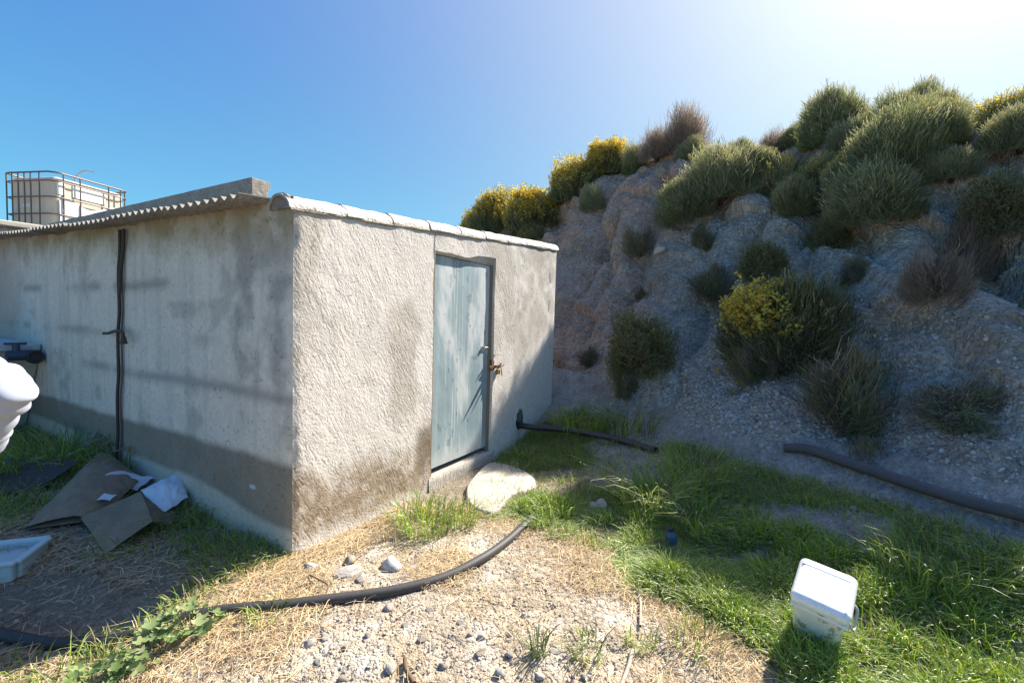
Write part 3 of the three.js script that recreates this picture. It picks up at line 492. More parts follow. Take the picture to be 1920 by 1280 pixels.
// a shrub about 1 m across and 1 m high; its parts: stems (woody and green shoots) and, where it flowers, blossom
function shrubParts({ seed, n, pal, wid = 0.007, droop = 0, flowers = 0, fpal, fside = 0, tip, leaf = 0, wood = 24, jag = 0.3, rag = 0.25, tufts = 70, loose = 0.16 }) {
  const R = rng(seed), stems = new Blades(), blos = new Blades(), wd = new Blades(), T = [];
  const lobes = []; for (let k = 0; k < 8; k++) lobes.push([R() * 6.28, 0.2 + R() * 1.2, 0.58 + 0.56 * R()]);
  const reach = (az, th) => { let r = 0.86; for (const [a, t, m] of lobes) { const d = Math.acos(clamp(Math.cos(th) * Math.cos(t) + Math.sin(th) * Math.sin(t) * Math.cos(az - a), -1, 1)); r = lerp(r, m, Math.exp(-((d / 0.5) ** 2)) * 0.9); } return r; };
  for (let k = 0; k < tufts; k++) { const az = R() * 6.28, th = Math.acos(1 - R() * 1.04), L = reach(az, th) * (1 - rag * 0.5 + rag * R()); T.push([new THREE.Vector3(Math.sin(th) * Math.cos(az), Math.cos(th), Math.sin(th) * Math.sin(az)), L, tint(pal, R, 0.3), th, az, R()]); }
  for (let k = 0; k < n; k++) {                        // short shoots clothe the dome, their bases inside it
    const [d0, L0, col, th, az, id] = T[Math.floor(R() * tufts)], d = d0.clone().addScaledVector(rv(R), loose * 2.2 * Math.sqrt(R())).normalize(), L = L0 * (1 - jag * R() * R()) * (0.92 + 0.16 * R()), inner = R() < 0.12;
    const e = new THREE.Vector3(d.x * 0.52 * L, (Math.max(-0.05, d.y) * 0.92 + 0.07) * L, d.z * 0.52 * L), sh = (inner ? 0.7 : 0.16 + 0.16 * R()) * (0.6 + 0.4 * L);
    const g = d.clone().multiplyScalar(0.62).add(new THREE.Vector3(0, 0.62 - droop, 0)).addScaledVector(rv(R), 0.45).normalize();
    const a = inner ? e.clone().multiplyScalar(0.06) : e.clone().addScaledVector(g, -sh), m = a.clone().lerp(e, 0.5).addScaledVector(rv(R), 0.02); a.y = Math.max(a.y, -0.06);
    const face = rv(R), c = R() < 0.7 ? mul(col, 0.8 + 0.4 * R()) : tint(pal, R);
    stems.strip([a, m, e], wid * (0.7 + 0.6 * R()), c, 0.4, face);
    const dir = e.clone().sub(m).normalize();
    for (let q = 0; q < leaf; q++) { const t = 0.2 + 0.8 * R(), o = m.clone().lerp(e, t); stems.leaf(o, dir.clone().multiplyScalar(0.7).addScaledVector(rv(R), 0.8).normalize(), 0.035 + 0.03 * R(), wid * 1.3, tint(pal, R), rv(R)); }
    if (tip && R() < tip.p * ss(1.5, 0.8, th)) { const o = m.clone().lerp(e, 0.55); stems.strip([o, e.clone().addScaledVector(dir, 0.025)], wid * 1.3, tint(tip.pal, R), 0.5, face.clone().addScaledVector(rv(R), 0.4)); }
    if (flowers && !inner) {
      const side = fside ? ss(0.0, 0.35, Math.cos(az - fside) * Math.sin(th)) * ss(1.05, 0.75, th) : ss(1.4, 0.8, th) * (id < 0.8 ? 1 : 0.1);
      if (R() < flowers * side) for (let q = 0; q < 8; q++) { const t = 0.35 + 0.9 * R(), o = m.clone().lerp(e, t).addScaledVector(rv(R), 0.010 * (1.5 - t)); if (t > 1) o.y += 0.06 * (t - 1); blos.leaf(o, rv(R), 0.024 + 0.014 * R(), 0.021, tint(fpal, R, 0.2), rv(R)); }
    }
  }
  for (let k = 0; k < wood; k++) { const az = R() * 6.28, th = R() * 1.1, L = 0.45 + 0.3 * R(), e = new THREE.Vector3(Math.sin(th) * Math.cos(az) * 0.5, Math.cos(th), Math.sin(th) * Math.sin(az) * 0.5).multiplyScalar(L); wd.strip([new THREE.Vector3((R() - 0.5) * 0.08, -0.12, (R() - 0.5) * 0.08), e.clone().multiplyScalar(0.5).addScaledVector(rv(R), 0.03), e], 0.022, tint([[0.10, 0.075, 0.05]], R), 0.3, rv(R)); }
  return { stems: stems.geo(), blossom: flowers ? blos.geo() : null, wood: wd.geo() };
}
const mStem = leafM(), mBloss = leafM({ transmission: 0.6, roughness: 0.8 }), mWood = std({ vertexColors: true, side: THREE.DoubleSide });
const GREEN = [[0.19, 0.23, 0.075], [0.24, 0.275, 0.10], [0.145, 0.185, 0.065], [0.29, 0.30, 0.13]], PALE = [[0.27, 0.29, 0.15], [0.33, 0.34, 0.20], [0.20, 0.23, 0.10], [0.40, 0.38, 0.22]], OLIVE = [[0.13, 0.135, 0.035], [0.17, 0.165, 0.05], [0.085, 0.09, 0.03]],
  DRY = [[0.27, 0.20, 0.145], [0.33, 0.26, 0.19], [0.21, 0.155, 0.12], [0.40, 0.32, 0.22]], YEL = [[0.78, 0.58, 0.03], [0.85, 0.66, 0.05], [0.70, 0.52, 0.04]], CREAM = [[0.52, 0.46, 0.21], [0.58, 0.54, 0.32], [0.44, 0.42, 0.17]];
const KINDS = {
  G: [1, 2, 12].map((s) => shrubParts({ seed: s, n: 6500, wid: 0.0062, loose: 0.16, tufts: 110, pal: GREEN, tip: { p: 0.6, pal: CREAM } })),
  P: [3, 13].map((s) => shrubParts({ seed: s, n: 6500, wid: 0.0062, loose: 0.16, tufts: 110, pal: [...PALE, ...GREEN], tip: { p: 0.8, pal: CREAM } })),
  L: [4].map((s) => shrubParts({ seed: s, n: 5200, wid: 0.007, loose: 0.16, tufts: 90, pal: [...PALE, ...GREEN], tip: { p: 0.9, pal: [...CREAM, [0.55, 0.46, 0.12]] }, flowers: 0.10, fpal: YEL })),
  Y: [5, 6].map((s) => shrubParts({ seed: s, n: 5000, loose: 0.16, tufts: 90, pal: [...GREEN, ...OLIVE], flowers: 0.9, fpal: YEL, tip: { p: 0.3, pal: CREAM }, wid: 0.009 })),
  F: [7].map((s) => shrubParts({ seed: s, n: 8500, pal: [...GREEN, ...OLIVE, ...OLIVE], flowers: 0.8, fpal: YEL, fside: 3.35, wid: 0.007, tip: { p: 0.12, pal: CREAM }, jag: 0.4, tufts: 130, loose: 0.14 })),
  D: [8, 14].map((s) => shrubParts({ seed: s, n: 3800, pal: DRY, wid: 0.0055, jag: 0.6, wood: 60, loose: 0.24 })),
  K: [9, 10, 15].map((s) => shrubParts({ seed: s, n: 3600, pal: [...GREEN, ...OLIVE, ...DRY], wid: 0.008, jag: 0.8, tip: { p: 0.25, pal: DRY }, loose: 0.2, tufts: 30, rag: 0.55 })),
  R: [11].map((s) => shrubParts({ seed: s, n: 2000, rag: 0.45, pal: [[0.27, 0.25, 0.06], [0.22, 0.21, 0.055], [0.31, 0.29, 0.10], ...OLIVE], leaf: 6, wid: 0.008, tip: { p: 0.2, pal: [[0.24, 0.21, 0.07]] }, jag: 0.4, tufts: 50, loose: 0.2 })),
};
// [v, s along the bank, width, height, kind, label]
const BUSHES = [
  [-13.92, 6.86, 1.32, 0.85, 'Y', 'yellow-flowering broom farthest away, just above the last roof tiles'],
  [-11.44, 6.06, 1.44, 0.96, 'Y', 'yellow-flowering broom above the tiles over the shed door'],
  [-9.60, 5.90, 1.55, 1.01, 'Y', 'large half-green broom with a yellow crown above the right end of the tiles'],
  [-8.64, 6.62, 1.28, 0.81, 'Y', 'rounded bright yellow broom where the bare pink slope begins on the skyline'],
  [-9.28, 5.50, 0.82, 0.44, 'L', 'small yellow-green broom low beside the right end of the tiles'],
  [-7.44, 5.82, 0.72, 0.62, 'P', 'small pale broom alone on the bare pink slope near the crest'],
  [-7.9, 7.2, 1.11, 0.75, 'Y', 'yellow-tipped broom halfway up the left skyline'],
  [-7.12, 7.18, 0.74, 0.70, 'G', 'small grey-green shrub between the yellow broom and the purplish dry shrubs'],
  [-6.48, 7.18, 1.05, 0.80, 'D', 'lower grey-brown dry shrub on the left skyline'],
  [-5.92, 7.26, 1.30, 1.08, 'D', 'tall purplish dry shrub standing out on the skyline'],
  [-4.56, 7.1, 0.57, 0.45, 'G', 'small dark shrub peeping over the big pale broom'],
  [-4.48, 6.06, 1.68, 1.05, 'P', 'big pale broom with cream tips above the rounded grey buttress'],
  [-4.88, 5.50, 1.12, 0.73, 'G', 'dark green broom hanging below the big pale broom'],
  [-3.60, 6.22, 0.81, 0.66, 'L', 'yellowish broom right of the big pale broom'],
  [-4.16, 7.3, 0.74, 0.50, 'D', 'greyish dry shrub on the skyline behind the big pale broom'],
  [-3.84, 7.4, 0.63, 0.52, 'G', 'small dark dome of broom on the skyline left of the tallest dome'],
  [-3.12, 7.02, 1.15, 0.92, 'G', 'tall dark dome of broom on the skyline'],
  [-2.96, 5.90, 0.69, 0.46, 'L', 'bright pale-green broom below the tall dome'],
  [-2.08, 5.82, 1.19, 0.86, 'G', 'broad broom in the middle of the right-hand thicket'],
  [-2.64, 9.6, 1.02, 0.85, 'G', 'small round broom highest on the skyline'],
  [-2.24, 8.4, 0.88, 0.70, 'P', 'pale broom just below the highest round broom'],
  [-1.36, 7.02, 1.05, 0.62, 'L', 'wide yellowish broom on the skyline at the right edge'],
  [-1.68, 6.30, 0.75, 0.58, 'G', 'dark green broom on the right of the thicket'],
  [-1.05, 6.2, 0.72, 0.55, 'P', 'pale-stemmed broom low at the right edge of the thicket'],
  [-2.08, 5.10, 1.05, 0.66, 'G', 'dark broom hanging over the lip of the bank below the thicket'],
  [-3.12, 5.34, 0.66, 0.54, 'G', 'dark broom in the gully left of the hanging broom'],
  [-2.56, 4.70, 0.61, 0.42, 'R', 'olive shrub with thin dry shoots below the gully'],
  [-1.04, 5.02, 0.72, 0.60, 'R', 'bright olive shrub at the right edge of the picture'],
  [-1.28, 4.62, 0.57, 0.74, 'D', 'pale dry shrub hanging left of the bright olive shrub'],
  [-2.96, 3.82, 0.66, 0.50, 'R', 'olive shrub just above the yellow-topped broom on the slope'],
  [-2.48, 2.86, 1.42, 1.12, 'F', 'big dark broom on the slope with bright yellow flowers at its top left'],
  [-1.68, 2.06, 0.84, 0.74, 'K', 'dull shrub at the right foot of the yellow-topped broom'],
  [-3.84, 2.06, 1.01, 0.80, 'R', 'rounded olive shrub alone on the stony slope right of the shed'],
  [-5.36, 4.46, 0.62, 0.59, 'K', 'dark tuft left of the pale boulder on the slope'],
  [-4.32, 4.78, 0.43, 0.51, 'K', 'narrow dark tuft on the face of the grey buttress'],
  [-3.84, 3.82, 0.70, 0.53, 'K', 'dark bushy tuft below the grey buttress'],
  [-5.04, 3.74, 0.32, 0.20, 'K', 'tiny dark tuft in the middle of the bare slope'],
  [-5.04, 2.14, 0.41, 0.32, 'K', 'small dark tuft left of the rounded olive shrub'],
  [-3.84, 1.66, 0.38, 0.33, 'K', 'small dark tuft below the rounded olive shrub'],
  [-5.36, 1.66, 0.38, 0.42, 'D', 'small brownish tuft beside the right corner of the shed'],
  [-0.96, 2.22, 0.79, 0.26, 'K', 'low dark mat of shrub under the overhang at the right'],
  [-1.28, 3.58, 0.62, 0.57, 'D', 'brown dry shrub hanging in the hollow at the upper right'],
  [-1.36, 1.58, 0.42, 0.26, 'K', 'small dark shrub near the foot of the bank at the right'],
  [-2.08, 4.06, 0.36, 0.30, 'K', 'small dark tuft right of the yellow flowers on the grey rock'],
  [-2.56, 2.30, 0.54, 0.48, 'K', 'dark tuft at the left foot of the yellow-topped broom'],
  [-1.84, 5.10, 0.55, 0.37, 'K', 'dark tuft at the right end of the hanging broom'],
  [-2.7, 6.5, 0.8, 0.55, 'P', 'pale broom in front of the tall dome'],
  [-2.3, 7.0, 0.8, 0.6, 'G', 'green broom between the tall dome and the broad broom'],
  [-4.0, 6.5, 0.62, 0.45, 'P', 'small pale broom filling the gap right behind the big pale broom'],
  [-5.5, 6.9, 0.7, 0.5, 'P', 'small pale broom in front of the tall purplish dry shrub'],
  [-3.4, 5.75, 0.55, 0.4, 'P', 'little pale broom at the lip of the gully beside the yellowish broom'],
  [-1.9, 7.3, 0.8, 0.55, 'L', 'yellow-tipped broom behind the broad broom on the skyline'],
  [-1.5, 5.75, 0.6, 0.4, 'P', 'small pale broom on the lip of the bank right of the hanging broom'],
  [-2.55, 5.6, 0.6, 0.42, 'L', 'pale yellowish broom left of the hanging broom'],
  [-10.5, 6.4, 1.1, 0.6, 'Y', 'yellow broom in the gap between the two left clumps of broom above the tiles'],
  [-8.2, 7.0, 0.8, 0.5, 'Y', 'low yellow broom just right of the rounded bright one on the skyline'],
];
{
  const R = rng(77);
  BUSHES.forEach(([v, s, w, h, k, label]) => {
    const [x, y, z] = hillPoint(v, s), a = hillPoint(v, s + 0.15), b = hillPoint(v, s - 0.15), list = KINDS[k], P = list[Math.floor(R() * list.length)];
    const t = thing(k === 'D' ? 'dry_shrub' : k === 'R' ? 'shrub' : 'broom_shrub', label, 'shrub', [x, y - 0.03, z], k === 'F' ? 0 : R() * 6.28);
    part('stems', P.stems, mStem, t); if (P.blossom) part('blossom', P.blossom, mBloss, t); part('branches', P.wood, mWood, t);
    const q = k === 'Y' ? 1.25 : s > 5.4 ? 1.04 : 1.06; t.scale.set(w * q, h * q, w * q);
    t.quaternion.premultiply(new THREE.Quaternion().setFromAxisAngle(new THREE.Vector3(0.559, 0, 0.829), (s < 5.6 ? 0.42 : 0.1)));
  });
}
// ---------- grass ----------
function tuftGeo({ seed, n, h, r, w, pal, bend = 0.5, seeds = 0 }) {
  const R = rng(seed), B = new Blades();
  for (let k = 0; k < n; k++) {
    const az = R() * 6.28, q = Math.sqrt(R()) * r, o = new THREE.Vector3(Math.cos(az) * q, -0.01, Math.sin(az) * q), az2 = az + (R() - 0.5) * 2.4, L = h * (0.45 + 0.75 * R()), lean = bend * (0.25 + R()) * L;
    const m = o.clone().add(new THREE.Vector3(Math.cos(az2) * lean * 0.3, L * 0.55, Math.sin(az2) * lean * 0.3)), e = o.clone().add(new THREE.Vector3(Math.cos(az2) * lean, L * (0.95 - 0.3 * bend * R()), Math.sin(az2) * lean));
    const m2 = m.clone().lerp(e, 0.55).add(new THREE.Vector3(0, L * 0.07, 0)), face = new THREE.Vector3(-Math.sin(az2), 0.2, Math.cos(az2)).cross(new THREE.Vector3(0, 1, 0)).addScaledVector(rv(R), 0.5);
    B.strip([o, m, m2, e], w * (0.7 + 0.6 * R()), tint(pal, R, 0.25), 0.12, face);
    if (R() < seeds) for (let i = 0; i < 6; i++) B.leaf(e.clone().lerp(m2, i * 0.09), rv(R).addScaledVector(e.clone().sub(m2).normalize(), 1.6).normalize(), 0.022, 0.006, tint([[0.45, 0.40, 0.25], [0.38, 0.36, 0.2]], R), rv(R));
  }
  return B.geo();
}
const LUSH = [[0.32, 0.46, 0.03], [0.40, 0.53, 0.045], [0.22, 0.36, 0.025], [0.50, 0.55, 0.10], [0.15, 0.25, 0.025]], SHADEG = [...LUSH, [0.40, 0.34, 0.17]], STRAW = [[0.52, 0.38, 0.20], [0.60, 0.47, 0.28], [0.42, 0.29, 0.15], [0.66, 0.56, 0.38]];
const mGrass = leafM({ transmission: 0.62, roughness: 0.7 });
function spread(name, label, category, geos, mat, count, seed, sample, scale) {       // many small copies of a few shapes
  const R = rng(seed), lists = geos.map(() => []); let tries = 0, n = 0;
  while (n < count && tries++ < count * 60) { const p = sample(R); if (!p) continue; lists[Math.floor(R() * geos.length)].push(p); n++; }
  geos.forEach((g, k) => {
    if (!lists[k].length) return;
    const m = new THREE.InstancedMesh(g, mat, lists[k].length), o = new THREE.Object3D(), c = new THREE.Color(); m.name = numbered(name);
    lists[k].forEach((p, i) => { const s = scale(R, p); o.position.set(p[0], p[1], p[2]); o.rotation.set(p[3] ? (R() - 0.5) * p[3] : 0, R() * 6.28, p[3] ? (R() - 0.5) * p[3] : 0); o.scale.set(s[0], s[1], s[2] ?? s[0]); o.updateMatrix(); m.setMatrixAt(i, o.matrix); const q = 0.75 + 0.5 * R(); m.setColorAt(i, c.setRGB(q * (0.95 + 0.1 * R()), q, q * (0.9 + 0.2 * R()))); });
    m.castShadow = m.receiveShadow = true; scene.add(m); info(m, geos.length > 1 ? label[k] : label, category, null, 'stuff');
  });
}
const onGround = (x, z) => [x, groundH(x, z), z];
{
  const lush = [0, 1].map((i) => tuftGeo({ seed: 300 + i, n: 16, h: 0.10, r: 0.055, w: 0.0055, pal: i ? [...LUSH, [0.40, 0.38, 0.15]] : LUSH, bend: 0.8, seeds: i ? 0.06 : 0 }));
  spread('grass', ['bright green grass in the sunlit strip', 'bright green grass mixed with dry blades in the sunlit strip'], 'grass', lush, mGrass, 8500, 301, (R) => { const x = -0.2 + 4.4 * R(), z = -3.85 + 2.6 * R(), l = lawnAt(x, z); if (R() > l) return null; const d = fbm(x * 3.5, z * 3.5, 3, 302); if (R() > ss(0.34, 0.54, d) + 0.06) return null; return onGround(x, z); }, (R, p) => { const k = 0.26 + (0.4 + 0.7 * R()) * 1.4 * ss(0.32, 0.72, fbm(p[0] * 4.2, p[2] * 4.2, 3, 303)) + 0.25 * ss(1.5, 2.2, p[0]); return [0.8 + 0.4 * R(), k]; });
  const dim = [0, 1].map((i) => tuftGeo({ seed: 310 + i, n: 14, h: 0.10, r: 0.06, w: 0.005, pal: i ? SHADEG : [...SHADEG, [0.26, 0.20, 0.11]], bend: 1.0 }));
  spread('shade_grass', ['sparse dull grass in the shade at the foot of the bank', 'thin dull grass with dry blades in the shade at the foot of the bank'], 'grass', dim, mGrass, 2600, 311, (R) => { const x = -0.1 + 4.4 * R(), z = -5.8 + 4.6 * R(); if (lawnAt(x, z) > 0.5 || gravelAt(x, z) > 0.4) return null; const u = U(x, z); if (u > 4.0) return null; const q = 0.829 * (x - CX), l = (x - CX) * Math.sin(TH) + (z - CZ) * Math.cos(TH); if (l < 0.03) return null; if (R() > ss(0.42, 0.62, fbm(x * 1.7, z * 1.7, 3, 312)) + 0.1) return null; return onGround(x, z); }, (R) => [0.8 + 0.6 * R(), 0.5 + 0.9 * R()]);
  spread('shade_weeds', ['dark weeds along the foot of the shaded wall', 'dark weeds with dry blades along the foot of the shaded wall'], 'weeds', dim, mGrass, 1700, 313, (R) => { const w = -0.06 - 6 * R(), o = 0.03 + 2.2 * R() * R(), [x, z] = shedG(-o, w); if (z > -1.2) return null; const wet = fbm(x * 1.3 + 8, z * 1.3, 3, 314); if (R() > ss(0.4, 0.62, wet) * 0.9 + 0.7 * ss(-1.8, -3.0, w) * ss(1.2, 0.2, o)) return null; return onGround(x, z); }, (R, p) => [0.9 + 0.8 * R(), 0.6 + 1.0 * R()]);
  const hay = [0, 1].map((i) => { const R = rng(320 + i), B = new Blades(); for (let k = 0; k < 9; k++) { const a = R() * 6.28, o = new THREE.Vector3((R() - 0.5) * 0.12, 0.004 + 0.012 * R(), (R() - 0.5) * 0.12), d = new THREE.Vector3(Math.cos(a), (R() - 0.35) * 0.22, Math.sin(a)), L = 0.04 + 0.09 * R(); B.strip([o, o.clone().addScaledVector(d, L * 0.5).add(new THREE.Vector3(0, 0.006, (R() - 0.5) * 0.02)), o.clone().addScaledVector(d, L)], 0.0026, tint(STRAW, R, 0.3), 0.5, new THREE.Vector3(0, 1, 0).addScaledVector(rv(R), 0.5)); } return B.geo(); });
  const mHay = std({ vertexColors: true, side: THREE.DoubleSide });
  spread('straw', ['dry straw strewn over the pale gravel', 'loose dry stalks strewn over the pale gravel'], 'straw', hay, mHay, 2300, 321, (R) => { const x = -1.7 + 3.1 * R(), z = -3.6 + 2.5 * R(), g = gravelAt(x, z); if (R() > g + 0.15 || lawnAt(x, z) > 0.8) return null; const m = ss(0.46, 0.66, fbm(x * 2.3 + 9, z * 2.3, 3, 63)), e = ss(0.35, 0.0, polyDist(GRAVEL, x, z)); if (R() > 0.03 + 0.6 * m * m + 0.6 * e) return null; return onGround(x, z); }, (R) => [0.7 + 0.6 * R(), 0.8 + 0.8 * R()]);
  spread('dead_grass', ['matted dead grass in the shade beside the shed', 'flattened dead stalks in the shade beside the shed'], 'dead grass', hay, mHay, 800, 331, (R) => { const x = -4 + 2.9 * R(), z = -4.2 + 2.8 * R(); const l = (x - CX) * Math.cos(TH) - (z - CZ) * Math.sin(TH); if (l > -0.03 || gravelAt(x, z) > 0.5) return null; return R() < ss(0.35, 0.6, fbm(x * 1.8, z * 1.8, 3, 332)) + 0.1 ? onGround(x, z) : null; }, (R) => [0.9 + 0.9 * R(), 1]);
  // separate clumps, each a thing
  const clump = (label, x, z, o, cat = 'grass clump', sc = 1) => { const y = groundH(x, z); return single('grass_clump', tuftGeo(o), mGrass, label, cat, [x, y, z]); };
  clump('bushy clump of grass against the foot of the front wall beside the door', -0.60, -3.20, { seed: 340, n: 300, h: 0.24, r: 0.20, w: 0.007, pal: [...LUSH, [0.42, 0.40, 0.20]], bend: 0.9, seeds: 0.03 });
  clump('smaller grass clump right of the one beside the door', -0.33, -3.28, { seed: 341, n: 130, h: 0.20, r: 0.12, w: 0.006, pal: [...LUSH, [0.42, 0.40, 0.20]], bend: 0.9 });
  clump('tall sunlit grass clump with arching seed heads right of the step slab', 1.18, -3.55, { seed: 342, n: 420, h: 0.36, r: 0.25, w: 0.007, pal: [...LUSH, [0.40, 0.40, 0.16]], bend: 1.0, seeds: 0.12 });
  clump('arching grass clump beside the blue bottle', 1.42, -3.25, { seed: 343, n: 170, h: 0.32, r: 0.18, w: 0.006, pal: [...LUSH, [0.45, 0.40, 0.2]], bend: 1.1, seeds: 0.15 });
  clump('small green tuft in the straw near the lower edge of the picture', 0.40, -2.02, { seed: 344, n: 90, h: 0.10, r: 0.09, w: 0.005, pal: [...LUSH, ...OLIVE], bend: 0.9 });
  clump('dark tuft in the straw between the pale stick and the lawn', 0.93, -2.08, { seed: 345, n: 130, h: 0.13, r: 0.13, w: 0.005, pal: [...LUSH, ...OLIVE, ...STRAW], bend: 0.9 });
  clump('little tuft above the broken end of the pale stick', 0.66, -2.06, { seed: 346, n: 60, h: 0.09, r: 0.07, w: 0.005, pal: LUSH, bend: 0.8 });
  clump('small sprig of green touching the black hose', -1.20, -2.17, { seed: 347, n: 70, h: 0.10, r: 0.08, w: 0.006, pal: LUSH, bend: 1.0 });
  clump('upright weed in the gravel near the lower edge', 0.16, -1.98, { seed: 348, n: 40, h: 0.13, r: 0.04, w: 0.008, pal: [[0.13, 0.19, 0.06], [0.17, 0.24, 0.08]], bend: 0.6 });
  clump('dark grass mound behind the tall sunlit clump', 1.66, -3.85, { seed: 349, n: 320, h: 0.34, r: 0.30, w: 0.006, pal: SHADEG, bend: 1.0 });
  clump('dark grass mound along the black pipe beside the shed', 0.86, -5.35, { seed: 350, n: 320, h: 0.30, r: 0.34, w: 0.007, pal: SHADEG, bend: 1.0 });
  clump('dark grass mound right of the one along the black pipe', 1.42, -5.1, { seed: 351, n: 320, h: 0.32, r: 0.34, w: 0.007, pal: [...SHADEG, ...OLIVE], bend: 1.0 });
  clump('large dark grass mound in the shade at the lower right', 2.50, -2.52, { seed: 352, n: 420, h: 0.22, r: 0.30, w: 0.006, pal: SHADEG, bend: 0.9 });
  clump('dark grass right of the large mound in the shade', 2.82, -2.42, { seed: 353, n: 260, h: 0.18, r: 0.22, w: 0.006, pal: [...SHADEG, ...OLIVE], bend: 1.0, seeds: 0.05 });
  clump('dark tuft right of the door sill at the foot of the shed', 0.12, -4.85, { seed: 354, n: 150, h: 0.17, r: 0.14, w: 0.006, pal: [...SHADEG, ...LUSH], bend: 0.9 });
  clump('bright grass tuft at the tip of the black hose', 0.38, -3.48, { seed: 355, n: 160, h: 0.19, r: 0.15, w: 0.006, pal: LUSH, bend: 0.8 });
  clump('dark grass tuft growing in front of the torn sack', -2.93, -3.24, { seed: 356, n: 60, h: 0.15, r: 0.06, w: 0.006, pal: SHADEG, bend: 1.2 });
  clump('dark grass tuft right of the white bag by the wall', -2.38, -3.16, { seed: 357, n: 160, h: 0.19, r: 0.14, w: 0.006, pal: SHADEG, bend: 1.0 });
  clump('dark weeds around the foot of the standpipe', -3.42, -3.92, { seed: 358, n: 260, h: 0.34, r: 0.22, w: 0.007, pal: [...SHADEG, [0.12, 0.10, 0.05]], bend: 0.9 });
  clump('dense dark weeds in the corner between the basin and the standpipe', -4.15, -4.05, { seed: 359, n: 520, h: 0.42, r: 0.42, w: 0.009, pal: SHADEG, bend: 0.9 });
  clump('dark weeds below the front of the white basin', -4.35, -3.65, { seed: 360, n: 320, h: 0.30, r: 0.30, w: 0.008, pal: SHADEG, bend: 0.9 });
}
{
  // mallow: lobed leaves on stalks
  const leafG = (() => { const s = new THREE.Shape(), N = 35; for (let k = 0; k <= N; k++) { const a = -Math.PI + 0.35 + (2 * Math.PI - 0.7) * k / N, r = 0.82 + 0.18 * Math.cos(5 * a) + 0.05 * Math.cos(25 * a); const x = Math.sin(a) * r, y = Math.cos(a) * r; k ? s.lineTo(x, y) : (s.moveTo(0, -0.12), s.lineTo(x, y)); } const g = new THREE.ShapeGeometry(s, 1).rotateX(-Math.PI / 2), p = g.attributes.position; for (let i = 0; i < p.count; i++) { const x = p.getX(i), z = p.getZ(i), r = Math.hypot(x, z), a = Math.atan2(x, -z); p.setY(i, 0.22 * r * r + 0.10 * r * Math.cos(5 * a)); } g.computeVertexNormals(); return g; })();
  const mats = [[0.20, 0.28, 0.075], [0.26, 0.33, 0.11], [0.15, 0.23, 0.06], [0.31, 0.37, 0.15]].map((c) => new THREE.MeshPhysicalMaterial({ color: lin(...c), roughness: 0.6, transmission: 0.35, thickness: 0, side: THREE.DoubleSide }));
  const stalkM = std({ color: lin(0.22, 0.26, 0.10) });
  const mallow = (label, x, z, n, r, seed) => {
    const R = rng(seed), t = thing('mallow', label, 'weed', onGround(x, z)), st = [];
    for (let k = 0; k < n; k++) { const a = R() * 6.28, q = r * Math.sqrt(R()), px = Math.cos(a) * q, pz = Math.sin(a) * q, h = 0.03 + 0.14 * R() * (1 - 0.5 * q / r), s = 0.016 + 0.026 * R(); const m = part('leaf', leafG, mats[Math.floor(R() * 4)], t); m.position.set(px, groundH(x + px, z + pz) - groundH(x, z) + h, pz); m.rotation.set((R() - 0.5) * 1.1, R() * 6.28, (R() - 0.5) * 1.1); m.scale.setScalar(s); st.push(tube([[px * 0.25, 0, pz * 0.25], [px * 0.7, h * 0.4, pz * 0.7], [px, h + groundH(x + px, z + pz) - groundH(x, z), pz]], 0.0018, 5, 4)); }
    part('stalks', st, stalkM, t);
  };
  mallow('leafy mallow at the lower left, nearest the black hose', -1.50, -2.06, 34, 0.13, 361);
  mallow('leafy mallow at the lower left in the middle of its row', -1.60, -1.93, 40, 0.14, 362);
  mallow('leafy mallow at the lower left edge, lowest of its row', -1.72, -1.80, 34, 0.13, 363);
  const B = tuftGeo({ seed: 364, n: 110, h: 0.16, r: 0.16, w: 0.005, pal: [...LUSH, [0.4, 0.38, 0.22]], bend: 1.1, seeds: 0.04 });
  single('grass_clump', B, mGrass, 'thin grass blades among the mallows at the lower left corner', 'grass clump', onGround(-1.82, -1.84));
}

// ---------- stones ----------
const stoneTex = texture(256, 256, (u, v) => { const n = 0.6 * tn(u * 6, v * 6, 6, 401) + 0.4 * tn(u * 30, v * 30, 30, 402), f = tn(u * 90, v * 90, 90, 403); const k = 0.66 + 0.4 * n + 0.16 * (f - 0.5); return [k, k * 0.98, k * 0.95]; });
const stoneM = [[0.58, 0.545, 0.49], [0.50, 0.46, 0.41], [0.42, 0.38, 0.335], [0.66, 0.63, 0.58]].map((c) => std({ color: lin(...c), map: stoneTex, bumpMap: tRock, bumpScale: 0.004 }));
const slateM = [[0.34, 0.335, 0.335], [0.27, 0.265, 0.265], [0.42, 0.42, 0.425]].map((c) => std({ color: lin(...c), map: stoneTex, bumpMap: tRock, bumpScale: 0.004 }));
function stoneGeo(seed, detail = 3, flat = 0.6, ang = 0.5) {
  const g = mergeVertices(new THREE.IcosahedronGeometry(1, detail).deleteAttribute('normal').deleteAttribute('uv')), p = g.attributes.position, R = rng(seed), cuts = []; for (let k = 0; k < 9; k++) cuts.push([rv(R), 0.50 + 0.34 * R()]);
  const uv = [];
  for (let i = 0; i < p.count; i++) { const q = new THREE.Vector3().fromBufferAttribute(p, i), d = q.clone(); let r = 1; for (const [n, c] of cuts) { const t = d.dot(n); if (t > c) r = Math.min(r, lerp(1, c / t, ang + 0.4)); } r *= 1 + 0.10 * (fbm(d.x * 2 + seed, d.y * 2 + d.z * 2, 3, seed) - 0.5); q.multiplyScalar(r); p.setXYZ(i, q.x, q.y * flat, q.z); uv.push(d.x * 1.3 + d.y, d.z * 1.3 + d.y * 0.5); }
  g.setAttribute('uv', new THREE.Float32BufferAttribute(uv, 2)); g.computeVertexNormals(); return g;
}
